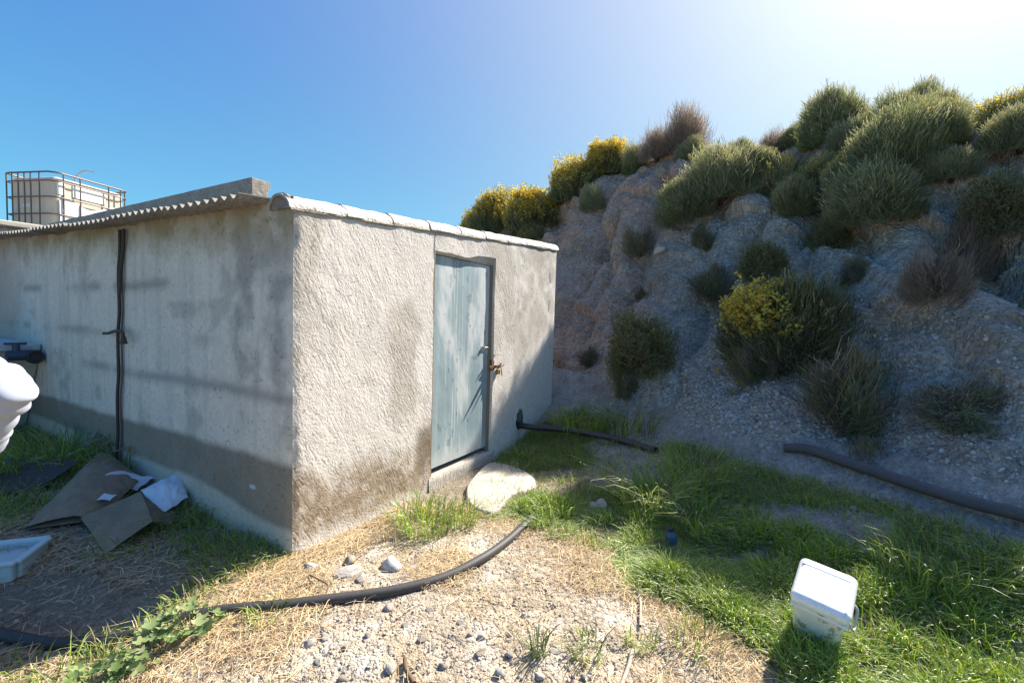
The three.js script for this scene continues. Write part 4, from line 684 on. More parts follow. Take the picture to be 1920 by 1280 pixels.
{
  const geos = [1, 2, 3, 4].map((s) => stoneGeo(410 + s, 3, [0.6, 0.7, 0.5, 0.75][s - 1], 0.66));
  const R = rng(420);
  const stone = (label, x, z, sx, sy, sz, m, group, g = geos[Math.floor(R() * 4)]) => { const o = single('stone', g, m, label, 'stone', [x, groundH(x, z) + sy * 0.28, z], group); o.scale.set(sx * 1.3, sy * 1.3, sz * 1.3); o.rotation.y = R() * 6.28; return o; };
  stone('largest white stone on the gravel in front of the shed wall', -0.715, -2.70, 0.072, 0.062, 0.052, stoneM[3], null, geos[1]);
  stone('flat pale stone left of the largest white stone', -0.94, -2.60, 0.078, 0.038, 0.055, stoneM[3], null, geos[0]);
  stone('small pale stone just below the flat one near the hose', -0.845, -2.52, 0.034, 0.03, 0.026, stoneM[0]);
  stone('grey stone between the flat pale stone and the shed wall', -0.98, -2.70, 0.038, 0.04, 0.03, stoneM[2]);
  stone('pale stone against the foot of the shed corner', -1.17, -2.60, 0.05, 0.04, 0.04, stoneM[0]);
  stone('whitish round stone at the edge of the dark hollow right of the step slab', 0.80, -3.62, 0.05, 0.06, 0.045, stoneM[0]);
  stone('second whitish stone, left of the round one by the dark hollow', 0.70, -3.60, 0.042, 0.04, 0.04, stoneM[1]);
  for (const [x, z, s, m] of [[-0.49, -1.89, 0.026, 3], [-0.39, -2.06, 0.020, 2], [-0.27, -1.91, 0.020, 2], [-0.16, -2.09, 0.019, 1], [-0.10, -2.07, 0.022, 3], [-0.33, -2.01, 0.017, 1], [-0.92, -2.02, 0.026, 0], [-0.86, -2.06, 0.022, 0], [-0.82, -1.92, 0.018, 0], [-0.73, -1.99, 0.017, 2], [-0.28, -2.49, 0.019, 2], [-0.39, -2.27, 0.019, 2], [-0.61, -2.29, 0.030, 1], [-0.11, -1.98, 0.02, 2], [0.16, -1.86, 0.022, 3], [-0.69, -1.84, 0.02, 2], [0.03, -2.11, 0.022, 2], [0.27, -2.33, 0.015, 2], [0.36, -1.87, 0.02, 1], [-0.01, -1.87, 0.024, 3], [-0.65, -2.07, 0.017, 1], [-0.49, -2.15, 0.018, 2], [0.10, -2.23, 0.018, 3], [-0.21, -2.18, 0.021, 0], [0.03, -1.97, 0.019, 0], [0.24, -1.99, 0.018, 3], [-1.05, -1.95, 0.021, 1], [-1.18, -1.88, 0.018, 2], [-1.0, -2.12, 0.016, 3], [0.2, -2.55, 0.016, 2]])
    stone(m === 2 ? 'small dark grey stone lying loose on the sunlit gravel' : m === 3 ? 'small white stone lying loose on the sunlit gravel' : 'small buff stone lying loose on the sunlit gravel', x, z, s, s * 0.95, s * 0.85, stoneM[m], m === 2 ? 'dark grey stones on the gravel' : m === 3 ? 'white stones on the gravel' : 'buff stones on the gravel');
  const onHill = (name, label, v, s, sx, sy, sz, m, dy = 0.3) => { const [x, y, z] = hillPoint(v, s), o = single(name, geos[Math.floor(R() * 4)], m, label, 'rock', [x, y + sy * dy, z]); o.scale.set(sx, sy, sz); o.rotation.set((R() - 0.5) * 0.5, R() * 6.28, -0.5 + (R() - 0.5) * 0.3); return o; };
  onHill('rock', 'pale rounded boulder lodged high on the bare slope', -4.88, 4.56, 0.14, 0.12, 0.10, std({ color: lin(0.62, 0.52, 0.41), map: stoneTex, bumpMap: tRock, bumpScale: 0.006 }));
  onHill('rock', 'pale grey rock at the right edge halfway down the bank', -0.72, 2.06, 0.075, 0.05, 0.055, slateM[2]);
  onHill('rock', 'flat bluish slab near the foot of the bank, above the half-buried pipe', -1.36, 1.50, 0.11, 0.035, 0.06, slateM[2]);
  onHill('rock', 'flat brown slab tilted on the scree left of the yellow-topped broom', -2.64, 1.98, 0.17, 0.045, 0.075, std({ color: lin(0.30, 0.22, 0.15), map: stoneTex, bumpMap: tRock, bumpScale: 0.006 }));
  onHill('rock', 'small bluish stone at the foot of the scree, left of the half-buried pipe', -1.92, 1.26, 0.055, 0.045, 0.04, slateM[2]);
  onHill('rock', 'whitish lump of rock under the yellow-topped broom', -1.68, 2.5, 0.12, 0.13, 0.10, slateM[2]);
  onHill('rock', 'flat bluish slab on the scree right of the tilted brown one', -2.3, 1.7, 0.075, 0.03, 0.05, slateM[2]);
  const low = (label, x, z, s, m) => { const o = single('rock', geos[Math.floor(R() * 4)], m, label, 'rock', [x, groundH(x, z) + s * 0.2, z]); o.scale.set(s, s * 0.6, s * 0.75); o.rotation.y = R() * 6; };
  low('grey rock in the shade below the half-buried pipe', 2.70, -3.22, 0.05, slateM[2]);
  low('second grey rock in the shade below the half-buried pipe, nearer the lawn', 2.50, -3.12, 0.045, slateM[2]);
  low('flat brown rock in the shade just above the white cooler', 2.30, -2.72, 0.075, slateM[0]);
  low('dull flat rock beside the brown one above the white cooler', 2.08, -2.85, 0.06, slateM[1]);
  // gravel and scree nobody could count
  const grit = [1, 2, 3].map((s) => stoneGeo(430 + s, 1, [0.6, 0.8, 0.45][s - 1], 0.6));
  const gm = std({ color: lin(0.52, 0.45, 0.365), map: stoneTex });
  spread('gravel', ['fine pale gravel in front of the shed', 'fine rounded gravel in front of the shed', 'fine flat gravel chips in front of the shed'], 'gravel', grit, gm, 9500, 431, (R) => { const x = -1.8 + 3.3 * R(), z = -3.6 + 2.5 * R(); if (R() > gravelAt(x, z) * (0.25 + 1.1 * ss(0.3, 0.7, fbm(x * 3, z * 3, 3, 432)))) return null; return [x, groundH(x, z) + 0.001, z, 3]; }, (R) => { const s = 0.0025 + 0.0085 * Math.pow(R(), 3.2); return [s, s, s * (0.7 + 0.5 * R())]; });
  const sm = std({ color: lin(0.46, 0.44, 0.41), map: stoneTex });
  spread('scree', ['grey scree on the lower slope of the bank', 'rounded scree on the lower slope of the bank', 'flat scree chips on the lower slope of the bank'], 'scree', grit, sm, 26000, 441, (R) => { const v = -6.2 + 6.6 * R(), s = 0.55 + 3.6 * R(), band = ss(1.1, 0.2, Math.abs(v + 2.9 - (s - 1.6) * -0.35)) * 0.85 + 0.22 * ss(2.4, 1.2, s) + 0.05; if (R() > band * (0.3 + ss(0.35, 0.65, fbm(v * 2, s * 2, 3, 442)))) return null; const p = hillPoint(v, s); return [p[0], p[1] + 0.002, p[2], 3]; }, (R) => { const s = 0.004 + 0.022 * Math.pow(R(), 3.8); return [s, s * 0.8, s * (0.7 + 0.5 * R())]; });
  spread('rubble', ['stone chips stuck in the face of the bank', 'rounded chips stuck in the face of the bank', 'flat chips stuck in the face of the bank'], 'rubble', grit, sm, 15000, 451, (R) => { const v = -10 + 10.6 * R(), s = 1.6 + 5.6 * R(); if (R() > 0.2 + 0.8 * ss(0.4, 0.65, fbm(v * 1.6, s * 1.6, 3, 452))) return null; const p = hillPoint(v, s); return [p[0], p[1], p[2], 3]; }, (R) => { const s = 0.005 + 0.02 * Math.pow(R(), 3.5); return [s, s, s * (0.7 + 0.5 * R())]; });
  spread('soil_crumbs', ['pebbles and crumbs of earth in the shaded soil', 'round crumbs of earth in the shaded soil', 'flat crumbs of earth in the shaded soil'], 'soil crumbs', grit, std({ color: lin(0.42, 0.36, 0.29), map: stoneTex }), 6000, 461, (R) => { const a = R() < 0.5, x = a ? -4 + 2.7 * R() : 0.1 + 4 * R(), z = a ? -4.5 + 3.2 * R() : -5.6 + 4 * R(); if (gravelAt(x, z) > 0.5) return null; const l = (x - CX) * Math.cos(TH) - (z - CZ) * Math.sin(TH), w = (x - CX) * Math.sin(TH) + (z - CZ) * Math.cos(TH); if (l > 0 && w < 0) return null; if (U(x, z) > 4.1) return null; return [x, groundH(x, z), z, 3]; }, (R) => { const s = 0.003 + 0.014 * Math.pow(R(), 3); return [s, s, s]; });
  // yellow fallen petals left of the broom
  const petal = (() => { const B = new Blades(), R = rng(470); for (let k = 0; k < 7; k++) B.leaf(new THREE.Vector3((R() - 0.5) * 0.03, 0.02 + 0.03 * R(), (R() - 0.5) * 0.03), rv(R), 0.028, 0.022, tint(YEL, R), rv(R)); for (let k = 0; k < 5; k++) B.strip([new THREE.Vector3(0, -0.04, 0), new THREE.Vector3((R() - 0.5) * 0.04, 0.03, (R() - 0.5) * 0.04)], 0.004, tint(GREEN, R), 0.5, rv(R)); return B.geo(); })();
  const RR = rng(471); for (const [v, s] of [[-3.12, 3.05], [-3.02, 3.12], [-3.16, 2.9], [-3.0, 2.95], [-3.1, 2.78], [-2.93, 2.35], [-2.84, 2.28], [-2.98, 2.22], [-2.66, 2.08], [-2.4, 2.3]]) { const [x, y, z] = hillPoint(v, s), o = single('yellow_flower', petal, mBloss, 'small yellow flower on the scree left of the big dark broom', 'flower', [x, y + 0.03, z], 'yellow flowers on the scree'); o.rotation.y = RR() * 6; o.scale.setScalar(0.8 + 0.5 * RR()); }
}
// ---------- step, hoses, pipes ----------
{
  const P = [[-0.40, -3.90], [-0.30, -4.42], [-0.18, -4.66], [0.08, -4.54], [0.28, -4.22], [0.27, -3.92], [0.04, -3.72], [-0.03, -3.46], [-0.14, -3.33], [-0.33, -3.50]], c = new THREE.CatmullRomCurve3(P.map(([x, z]) => new THREE.Vector3(x, 0, z)), true, 'catmullrom', 0.4), q = c.getPoints(60);
  const pos = [], uv = [], idx = [], cx = -0.06, cz = -4.02, prof = [[1.0, -0.18], [1.0, -0.03], [0.985, -0.008], [0.955, 0.002], [0.75, 0.008], [0.5, 0.010], [0.25, 0.012], [0, 0.012]];
  prof.forEach(([k, h]) => q.forEach((p) => { const x = lerp(cx, p.x, k * 0.9), z = lerp(cz, p.z, k * 0.92); pos.push(x, 0.045 + h + 0.010 * (fbm(x * 7, z * 7, 3, 501) - 0.5), z); uv.push(x, z); }));
  for (let j = 0; j < prof.length - 1; j++) for (let i = 0; i < q.length - 1; i++) { const a = j * q.length + i; idx.push(a, a + 1, a + q.length, a + 1, a + q.length + 1, a + q.length); }
  const g = new THREE.BufferGeometry(); g.setAttribute('position', new THREE.Float32BufferAttribute(pos, 3)); g.setAttribute('uv', new THREE.Float32BufferAttribute(uv, 2)); g.setIndex(idx); g.computeVertexNormals();
  single('step_slab', g, std({ color: lin(0.55, 0.50, 0.43), map: stoneTex, bumpMap: tRock, bumpScale: 0.012, side: THREE.DoubleSide }), 'rounded concrete step slab in front of the metal door', 'step');
  const rub = std({ color: lin(0.06, 0.056, 0.055), roughness: 0.62, map: repeated(tSpeck, 3, 0.5) });
  const lay = (pts, r, lift = 0) => pts.map(([x, z, d = 0]) => [x, groundH(x, z) + r * 0.8 + lift + d, z]);
  const hp = lay([[-3.9, -2.5], [-3.2, -2.32], [-2.6, -2.2], [-2.27, -2.16], [-1.84, -2.14], [-1.62, -2.165], [-1.40, -2.20], [-1.18, -2.24], [-0.88, -2.32], [-0.61, -2.41], [-0.36, -2.54], [-0.16, -2.73], [0.0, -2.97], [0.14, -3.22], [0.205, -3.36]], 0.026);
  const hose = thing('hose', 'thick black irrigation hose curving across the gravel', 'hose'); part('hose_wall', tube(hp, 0.0295, 160, 14), rub, hose);
  const e = hp[hp.length - 1], e0 = hp[hp.length - 2]; part('hose_mouth', [disc(e, [e[0] - e0[0], e[1] - e0[1], e[2] - e0[2]], 0.029)], std({ color: lin(0.02, 0.02, 0.02), side: THREE.DoubleSide }), hose);
  const [hx, hz] = shedG(2.965, -0.25);
  const pp = [[hx, 0.275, hz], [0.20, 0.270, -5.28], [0.55, 0.272, -5.20], [0.95, 0.275, -4.98], [1.25, 0.272, -4.74], [1.48, 0.262, -4.44]];
  const p1 = thing('drain_pipe', 'black plastic pipe coming out of the hole in the shed wall', 'pipe'); part('pipe_wall', tube(pp, 0.036, 90, 14), std({ color: lin(0.03, 0.031, 0.035), roughness: 0.38 }), p1);
  const l2 = pp[pp.length - 1]; part('pipe_collar', new THREE.TorusGeometry(0.036, 0.008, 8, 18).lookAt(new THREE.Vector3(0.4, 0, 1)).translate(...l2), rub, p1);
  const bp = [[2.50, -3.97, -0.05], [2.58, -3.84, -0.012], [2.76, -3.50, -0.01], [2.93, -3.14, -0.005], [3.05, -2.92, 0.0], [3.20, -2.66, 0.01], [3.5, -2.1, 0.02]];
  single('buried_pipe', tube(lay(bp, 0.05, 0.03), 0.042, 80, 14), std({ color: lin(0.10, 0.095, 0.10), roughness: 0.7, map: tSpeck }), 'dusty dark pipe half buried along the foot of the bank at the right', 'pipe');
  const wood = std({ color: lin(0.52, 0.46, 0.37), map: tSpeck });
  single('dry_stick', tube(lay([[0.76, -2.47], [0.745, -2.36], [0.72, -2.27], [0.69, -2.17]], 0.008, 0.012), 0.008, 24, 6), wood, 'pale crooked stick where the gravel meets the lawn', 'stick');
  single('dry_stick', tube(lay([[0.61, -2.02], [0.57, -1.93], [0.52, -1.84], [0.47, -1.75]], 0.009, 0.008), 0.010, 24, 6), wood, 'pale straight stick at the lower edge of the picture', 'stick');
  single('dry_stick', tube(lay([[-0.37, -1.80], [-0.42, -1.87], [-0.44, -1.93]], 0.01, 0.012), 0.011, 20, 6), std({ color: lin(0.20, 0.13, 0.08), map: tSpeck }), 'short brown stick beside a white stone at the lower edge', 'stick');
  single('dry_stick', tube(lay([[-1.13, -2.5, 0.02], [-1.06, -2.45, 0.03], [-0.98, -2.40, 0.02], [-0.97, -2.34]], 0.005, 0.01), 0.005, 20, 6), std({ color: lin(0.24, 0.15, 0.09) }), 'thin brown twig between the hose and the shed corner', 'stick');
  // blue bottle in the grass
  const b = thing('blue_bottle', 'small blue plastic bottle stuck in the grass below the tall clump', 'bottle', [1.16, groundH(1.16, -3.03), -3.03]);
  part('body', new THREE.LatheGeometry([[0.001, 0], [0.034, 0.002], [0.037, 0.01], [0.037, 0.075], [0.034, 0.09], [0.018, 0.105], [0.016, 0.12]].map(([x, y]) => new THREE.Vector2(x, y)), 24), std({ color: lin(0.05, 0.10, 0.16), roughness: 0.5 }), b);
  part('cap', new THREE.CylinderGeometry(0.018, 0.018, 0.022, 16).translate(0, 0.127, 0), std({ color: lin(0.02, 0.03, 0.05), roughness: 0.5 }), b); b.rotation.z = 0.15;
  const sh = single('paper_scrap', patch((u, v) => [0.05 * (u - 0.5), 0.018 * Math.sin(u * 3.1) + 0.005 * vn(u * 4, v * 4, 503), 0.035 * (v - 0.5)], 8, 6), std({ color: lin(0.6, 0.6, 0.6), side: THREE.DoubleSide }), 'small whitish scrap in the dark grass right of the door', 'scrap', onGround(0.18, -4.65));
}
// ---------- white cooler ----------
{
  const t = thing('cooler', 'white plastic cool box with a rounded lid leaning in the bright grass', 'cool box');
  const N = new THREE.Vector3(-0.201, 0.903, 0.381).normalize(), X = new THREE.Vector3(0.74, -0.05, 0.67); X.addScaledVector(N, -X.dot(N)).normalize(); const Z = new THREE.Vector3().crossVectors(X, N);
  t.matrixAutoUpdate = true; t.quaternion.setFromRotationMatrix(new THREE.Matrix4().makeBasis(X, N, Z));
  const top = new THREE.Vector3(1.515, 0.335, -2.048), H = 0.315; t.position.copy(top).addScaledVector(N, -H);
  const scuff = texture(256, 256, (u, v) => { const n = fbm(u * 5, v * 5, 4, 531), f = fbm(u * 40, v * 9, 3, 532); let c = [0.84, 0.84, 0.83]; c = mixc(c, [0.62, 0.60, 0.55], 0.5 * ss(0.58, 0.72, n)); c = mixc(c, [0.55, 0.53, 0.48], 0.4 * ss(0.66, 0.78, f)); return c; }), mud = texture(256, 256, (u, v) => { const n = fbm(u * 5, v * 5, 4, 533), f = fbm(u * 26, v * 26, 3, 534); let c = [0.78, 0.79, 0.80]; c = mixc(c, [0.38, 0.30, 0.21], 0.85 * ss(0.50, 0.62, 0.7 * n + 0.3 * f)); return c; });
  const wm = std({ map: scuff, roughness: 0.42 }), wb = std({ map: mud, roughness: 0.5 });
  const w = 0.232, d = 0.25;
  const body = new RoundedBoxGeometry(w - 0.016, H - 0.03, d - 0.016, 6, 0.045).translate(0, (H - 0.03) / 2, 0); { const p = body.attributes.position; for (let i = 0; i < p.count; i++) { const k = lerp(0.86, 1, clamp(p.getY(i) / 0.2)); p.setX(i, p.getX(i) * k); p.setZ(i, p.getZ(i) * k); } body.computeVertexNormals(); }
  part('body', body, wb, t);
  const lid = part('lid', new RoundedBoxGeometry(w + 0.006, 0.066, d + 0.006, 8, 0.032).translate(0, H - 0.031, 0), wm, t);
  part('lid_lip', new RoundedBoxGeometry(w - 0.006, 0.014, d - 0.006, 4, 0.006).translate(0, H - 0.075, 0), wm, t);
  part('lid_ridge', new RoundedBoxGeometry(w - 0.06, 0.006, 0.012, 3, 0.0028).translate(0.01, H + 0.0005, -d / 2 + 0.045), wm, lid);
  part('lid_ridge', new RoundedBoxGeometry(0.012, 0.006, d - 0.05, 3, 0.0028).translate(w / 2 - 0.022, H + 0.0005, 0), wm, lid);
  part('lid_notch', new RoundedBoxGeometry(0.035, 0.004, 0.008, 2, 0.0018).translate(-w / 2 + 0.028, H + 0.0005, -d / 2 + 0.05), std({ color: lin(0.3, 0.3, 0.3) }), lid);
  const hm = std({ color: lin(0.5, 0.49, 0.46), roughness: 0.5 });
  part('handle', [tube([[w / 2 - 0.004, H - 0.10, -0.045], [w / 2 + 0.016, H - 0.115, -0.04], [w / 2 + 0.020, H - 0.15, 0.01], [w / 2 + 0.016, H - 0.14, 0.06], [w / 2 - 0.004, H - 0.10, 0.065]], 0.0065, 30, 8), new RoundedBoxGeometry(0.014, 0.035, 0.026, 2, 0.004).translate(w / 2 - 0.002, H - 0.105, -0.045), new RoundedBoxGeometry(0.014, 0.035, 0.026, 2, 0.004).translate(w / 2 - 0.002, H - 0.105, 0.065)], hm, t);
}
// ---------- litter in the shade ----------
{
  const card = std({ color: lin(0.30, 0.225, 0.155), map: stoneTex, bumpMap: tRock, bumpScale: 0.002, side: THREE.DoubleSide }), cardIn = std({ color: lin(0.20, 0.155, 0.11), side: THREE.DoubleSide, map: stoneTex });
  const quad = (a, b, c, d, n = 12, amp = 0.015, th = 0.004) => { const f = (u, v, o) => { const q = (k) => lerp(lerp(a[k], b[k], u), lerp(d[k], c[k], u), v); return [q(0), q(1) + o + amp * (fbm(u * 3 + a[0] * 9, v * 3, 3, 511) - 0.5) * 2, q(2)]; }; return [patch((u, v) => f(u, v, th), n, n), patch((u, v) => f(u, v, 0), n, n), patch((u, v) => f(u, 0, th * v), n, 1), patch((u, v) => f(u, 1, th * v), n, 1), patch((u, v) => f(0, u, th * v), n, 1), patch((u, v) => f(1, u, th * v), n, 1)]; };
  const g = (x, z, h = 0) => [x, groundH(x, z) + h, z];
  // folded box: one flap lies towards us, the rest rises behind it
  const bx = thing('cardboard_box', 'folded brown cardboard box lying open in front of the white bag', 'box');
  part('flap', quad(g(-3.0, -3.06, 0.07), g(-2.52, -2.73, 0.03), g(-2.42, -2.97, 0.12), g(-2.78, -3.30, 0.16)), card, bx);
  part('side_panel', quad(g(-2.78, -3.30, 0.16), g(-2.42, -2.97, 0.12), g(-2.36, -3.06, 0.05), g(-2.52, -3.38, 0.08)), cardIn, bx);
  part('base', quad(g(-2.95, -3.1, 0.01), g(-2.5, -2.8, 0.01), g(-2.36, -3.06, 0.02), g(-2.54, -3.36, 0.02)), cardIn, bx);
  const sk = thing('torn_sack', 'large torn brown paper sack lying along the shaded wall', 'sack');
  part('paper', (() => { const A = g(-3.26, -2.93, 0.03), B = g(-2.92, -3.1, 0.03), C = g(-3.02, -3.60, 0.12), D = g(-3.72, -4.0, 0.20), fn = (u, v, s) => { const q = (k) => lerp(lerp(A[k], B[k], u), lerp(D[k], C[k], u), v), e = Math.sin(Math.PI * clamp(u)) * Math.sin(Math.PI * clamp(0.08 + v * 0.9)); return [q(0), q(1) + s * 0.11 * Math.pow(e, 0.6) + 0.035 * (fbm(u * 3, v * 6, 4, 512) - 0.5) * (s > 0 ? 1 : 0), q(2)]; }; return [patch((u, v) => fn(u, v, 1), 30, 40, (u, v) => [u * 2, v * 3]), patch((u, v) => fn(u, v, 0), 10, 12)]; })(), card, sk);
  const lw = std({ color: lin(0.58, 0.60, 0.66), roughness: 0.55, side: THREE.DoubleSide });
  part('liner', wobble(patch((u, v) => [-3.20 + 0.22 * u + 0.05 * v, groundH(-3.1, -3.55) + 0.15 + 0.05 * Math.sin(v * 3) - 0.09 * u, -3.42 - 0.20 * v - 0.1 * u], 16, 12), 0.02, 14, 513), lw, sk, 'whitish lining showing through a tear');
  part('liner', wobble(patch((u, v) => [-3.45 + 0.22 * u, groundH(-3.3, -3.8) + 0.27 - 0.02 * v + 0.03 * Math.sin(u * 3), -3.80 - 0.07 * v - 0.06 * u], 14, 6), 0.012, 14, 514), lw, sk, 'whitish lining showing through a tear');
  part('liner', wobble(patch((u, v) => [-3.02 + 0.10 * u, groundH(-3.0, -3.2) + 0.13 + 0.02 * v, -3.20 - 0.06 * v], 8, 6), 0.012, 20, 517), lw, sk, 'whitish lining showing through a tear');
  const cs = thing('cardboard_sheet', 'small flat piece of cardboard behind the torn sack', 'cardboard'); part('sheet', quad(g(-3.95, -4.05, 0.20), g(-3.55, -4.02, 0.25), g(-3.62, -4.22, 0.35), g(-3.98, -4.30, 0.33)), cardIn, cs);
  const bag = (() => { const A = g(-2.80, -3.33, 0.16), B = g(-2.50, -3.06, 0.06), C = g(-2.42, -3.30, 0.15), D = g(-2.66, -3.56, 0.21), fn = (u, v, s) => { const q = (k) => lerp(lerp(A[k], B[k], u), lerp(D[k], C[k], u), v), e = Math.sin(Math.PI * u) * Math.sin(Math.PI * v); return [q(0) + 0.025 * (fbm(v * 6, s + u, 3, 515) - 0.5), q(1) + s * 0.055 * Math.pow(clamp(e), 0.5) + 0.04 * (fbm(u * 4, v * 4, 4, 516) - 0.5), q(2) + 0.03 * (fbm(u * 6, 4 + s, 3, 518) - 0.5)]; }; return mergeGeometries([patch((u, v) => fn(u, v, 1), 30, 30), patch((u, v) => fn(u, v, -0.4), 30, 30)]); })();
  single('paper_bag', bag, std({ color: lin(0.64, 0.67, 0.74), roughness: 0.6, side: THREE.DoubleSide, bumpMap: tRock, bumpScale: 0.004 }), 'crumpled white bag beside the folded cardboard box', 'bag');
  // pale blue tray at the left edge
  const [tx, ty, tz] = g(-3.17, -2.62), tray = thing('plastic_crate', 'pale blue-green plastic crate at the left edge of the picture', 'crate', [tx, ty - 0.01, tz], 0.35);
  const cm = std({ color: lin(0.44, 0.55, 0.57), roughness: 0.5 }), cw = 0.46, cd = 0.30, ch = 0.12, ct = 0.02;
  part('bottom', box(-cw / 2 + ct, cw / 2 - ct, 0, 0.08, -cd / 2 + ct, cd / 2 - ct, 0.006), cm, tray);
  for (const s of [-1, 1]) { part('side_wall', box(-cw / 2, cw / 2, 0, ch, s * cd / 2 - ct, s * cd / 2 + ct, 0.014), cm, tray); part('side_wall', box(s * cw / 2 - ct, s * cw / 2 + ct, 0.002, ch - 0.003, -cd / 2 + ct, cd / 2 - ct, 0.014), cm, tray); }
  part('rim', [box(-cw / 2 - 0.012, cw / 2 + 0.012, ch - 0.02, ch + 0.006, cd / 2 - 0.012, cd / 2 + 0.028, 0.01), box(-cw / 2 - 0.012, cw / 2 + 0.012, ch - 0.02, ch + 0.006, -cd / 2 - 0.028, -cd / 2 + 0.012, 0.01), box(cw / 2 - 0.012, cw / 2 + 0.03, ch - 0.021, ch + 0.005, -cd / 2, cd / 2, 0.01)], std({ color: lin(0.52, 0.63, 0.64), roughness: 0.45 }), tray);
  const [qx, qz] = [-4.02, -3.55]; single('dark_board', mergeGeometries(quad(g(qx - 0.3, qz + 0.2, 0.05), g(qx + 0.25, qz + 0.1, 0.02), g(qx + 0.3, qz - 0.25, 0.16), g(qx - 0.25, qz - 0.2, 0.2)).map(plain)), std({ color: lin(0.07, 0.06, 0.06), side: THREE.DoubleSide }), 'dark board lying in the weeds at the left edge', 'board');
}
// ---------- person at the left edge ----------
{
  const smin = (a, b, k) => { const h = clamp(0.5 + 0.5 * (b - a) / k); return lerp(b, a, h) - k * h * (1 - h); };
  const capsule = (p, a, b, ra, rb) => { const bx = b[0] - a[0], by = b[1] - a[1], bz = b[2] - a[2], px = p[0] - a[0], py = p[1] - a[1], pz = p[2] - a[2], t = clamp((px * bx + py * by + pz * bz) / (bx * bx + by * by + bz * bz)); return Math.hypot(px - bx * t, py - by * t, pz - bz * t) - lerp(ra, rb, t); };
  const field = (bones, k) => (p) => { let d = 9; for (const [a, b, ra, rb, sx = 1] of bones) d = smin(d, capsule(p, a, b, ra, rb), k); return d; };
  const meshField = (f, c, half, res) => {
    const mc = new MarchingCubes(res, new THREE.MeshBasicMaterial(), false, false, 400000); mc.isolation = 0;
    for (let z = 0; z < res; z++) for (let y = 0; y < res; y++) for (let x = 0; x < res; x++) mc.field[x + y * res + z * res * res] = -f([c[0] + half * (x - res / 2) / (res / 2), c[1] + half * (y - res / 2) / (res / 2), c[2] + half * (z - res / 2) / (res / 2)]);
    mc.update(); const n = mc.count, g = new THREE.BufferGeometry(); g.setAttribute('position', new THREE.BufferAttribute(mc.positionArray.slice(0, n * 3), 3)); g.setAttribute('normal', new THREE.BufferAttribute(mc.normalArray.slice(0, n * 3), 3));
    const uv = new Float32Array(n * 2); g.scale(half, half, half).translate(...c); const p = g.attributes.position; for (let i = 0; i < n; i++) { uv[2 * i] = p.getX(i) + p.getZ(i); uv[2 * i + 1] = p.getY(i); } g.setAttribute('uv', new THREE.BufferAttribute(uv, 2)); return g;
  };
  // he faces the shed (-z); x to his right
  const G = groundH(-2.05, -1.6), S = [0.195, 1.43, 0.01], E = [0.438, 1.345, 0.085], Wr = [0.325, 1.145, 0.04], Hd = [0.165, 0.97, -0.10];
  const torso = [[[0, 1.0, 0], [0, 1.22, 0], 0.155, 0.155], [[-0.07, 0.98, 0], [0.07, 0.98, 0], 0.13, 0.13], [[-0.09, 1.3, 0], [0.09, 1.3, 0], 0.13, 0.13], [[-0.16, 1.42, 0], [0.16, 1.42, 0], 0.068, 0.068]];
  const neckHead = [[[0, 1.42, 0.0], [0, 1.54, -0.02], 0.062, 0.055], [[0, 1.63, -0.01], [0, 1.67, -0.02], 0.098, 0.10], [[0, 1.57, -0.055], [0, 1.60, -0.06], 0.05, 0.06], [[0, 1.61, -0.115], [0, 1.625, -0.105], 0.016, 0.012], [[0.098, 1.60, 0.0], [0.098, 1.63, 0.0], 0.012, 0.016], [[-0.098, 1.60, 0.0], [-0.098, 1.63, 0.0], 0.012, 0.016]];
  const armR = [[S, E, 0.052, 0.042], [E, Wr, 0.042, 0.028]], SL = [-0.185, 1.43, 0], EL = [-0.235, 1.14, 0.03], WL = [-0.225, 0.89, -0.04], armL = [[SL, EL, 0.052, 0.042], [EL, WL, 0.042, 0.028]];
  const legs = []; for (const s of [-1, 1]) legs.push([[s * 0.09, 0.93, 0], [s * 0.105, 0.50, -0.01], 0.092, 0.06], [[s * 0.105, 0.50, -0.01], [s * 0.11, 0.09, 0.02], 0.058, 0.04], [[s * 0.11, 0.045, 0.05], [s * 0.125, 0.035, -0.15], 0.042, 0.035]);
  const hand = (w, dir, sgn) => { const out = [[w, [w[0] + dir[0] * 0.08, w[1] + dir[1] * 0.08, w[2] + dir[2] * 0.08], 0.026, 0.032]]; for (let k = 0; k < 4; k++) { const o = (k - 1.5) * 0.019, L = [0.062, 0.076, 0.072, 0.055][k], b = [w[0] + dir[0] * 0.085, w[1] + dir[1] * 0.085, w[2] + dir[2] * 0.085 + o], m = [b[0] + dir[0] * L * 0.55, b[1] + dir[1] * L * 0.55, b[2] + o * 0.15], e = [m[0] + dir[0] * L * 0.4 - sgn * 0.016, m[1] + dir[1] * L * 0.45, m[2]]; out.push([b, m, 0.0095, 0.0085], [m, e, 0.0085, 0.007]); } out.push([[w[0] + dir[0] * 0.03, w[1] + dir[1] * 0.03, w[2] - 0.025], [w[0] + dir[0] * 0.07, w[1] + dir[1] * 0.07, w[2] - 0.055], 0.013, 0.010], [[w[0] + dir[0] * 0.07, w[1] + dir[1] * 0.07, w[2] - 0.055], [w[0] + dir[0] * 0.10, w[1] + dir[1] * 0.10, w[2] - 0.058], 0.010, 0.008]); return out; };
  const hR = hand(Wr, [-0.76, -0.60, -0.22], 1), hL = hand(WL, [0.04, -0.99, -0.12], -1);
  const t = thing('person', 'person in a white long-sleeved shirt with a hand on the hip', 'person', [-2.205, G, -1.60], 0); t.scale.setScalar(1.07);
  const skin = std({ color: lin(0.42, 0.26, 0.18), roughness: 0.6 });
  const body = part('body', meshField(field([...torso, ...neckHead, ...armR, ...armL, ...legs, ...hR.slice(0, 1), ...hL.slice(0, 1)], 0.035), [0, 0.88, 0], 0.95, 110), skin, t);
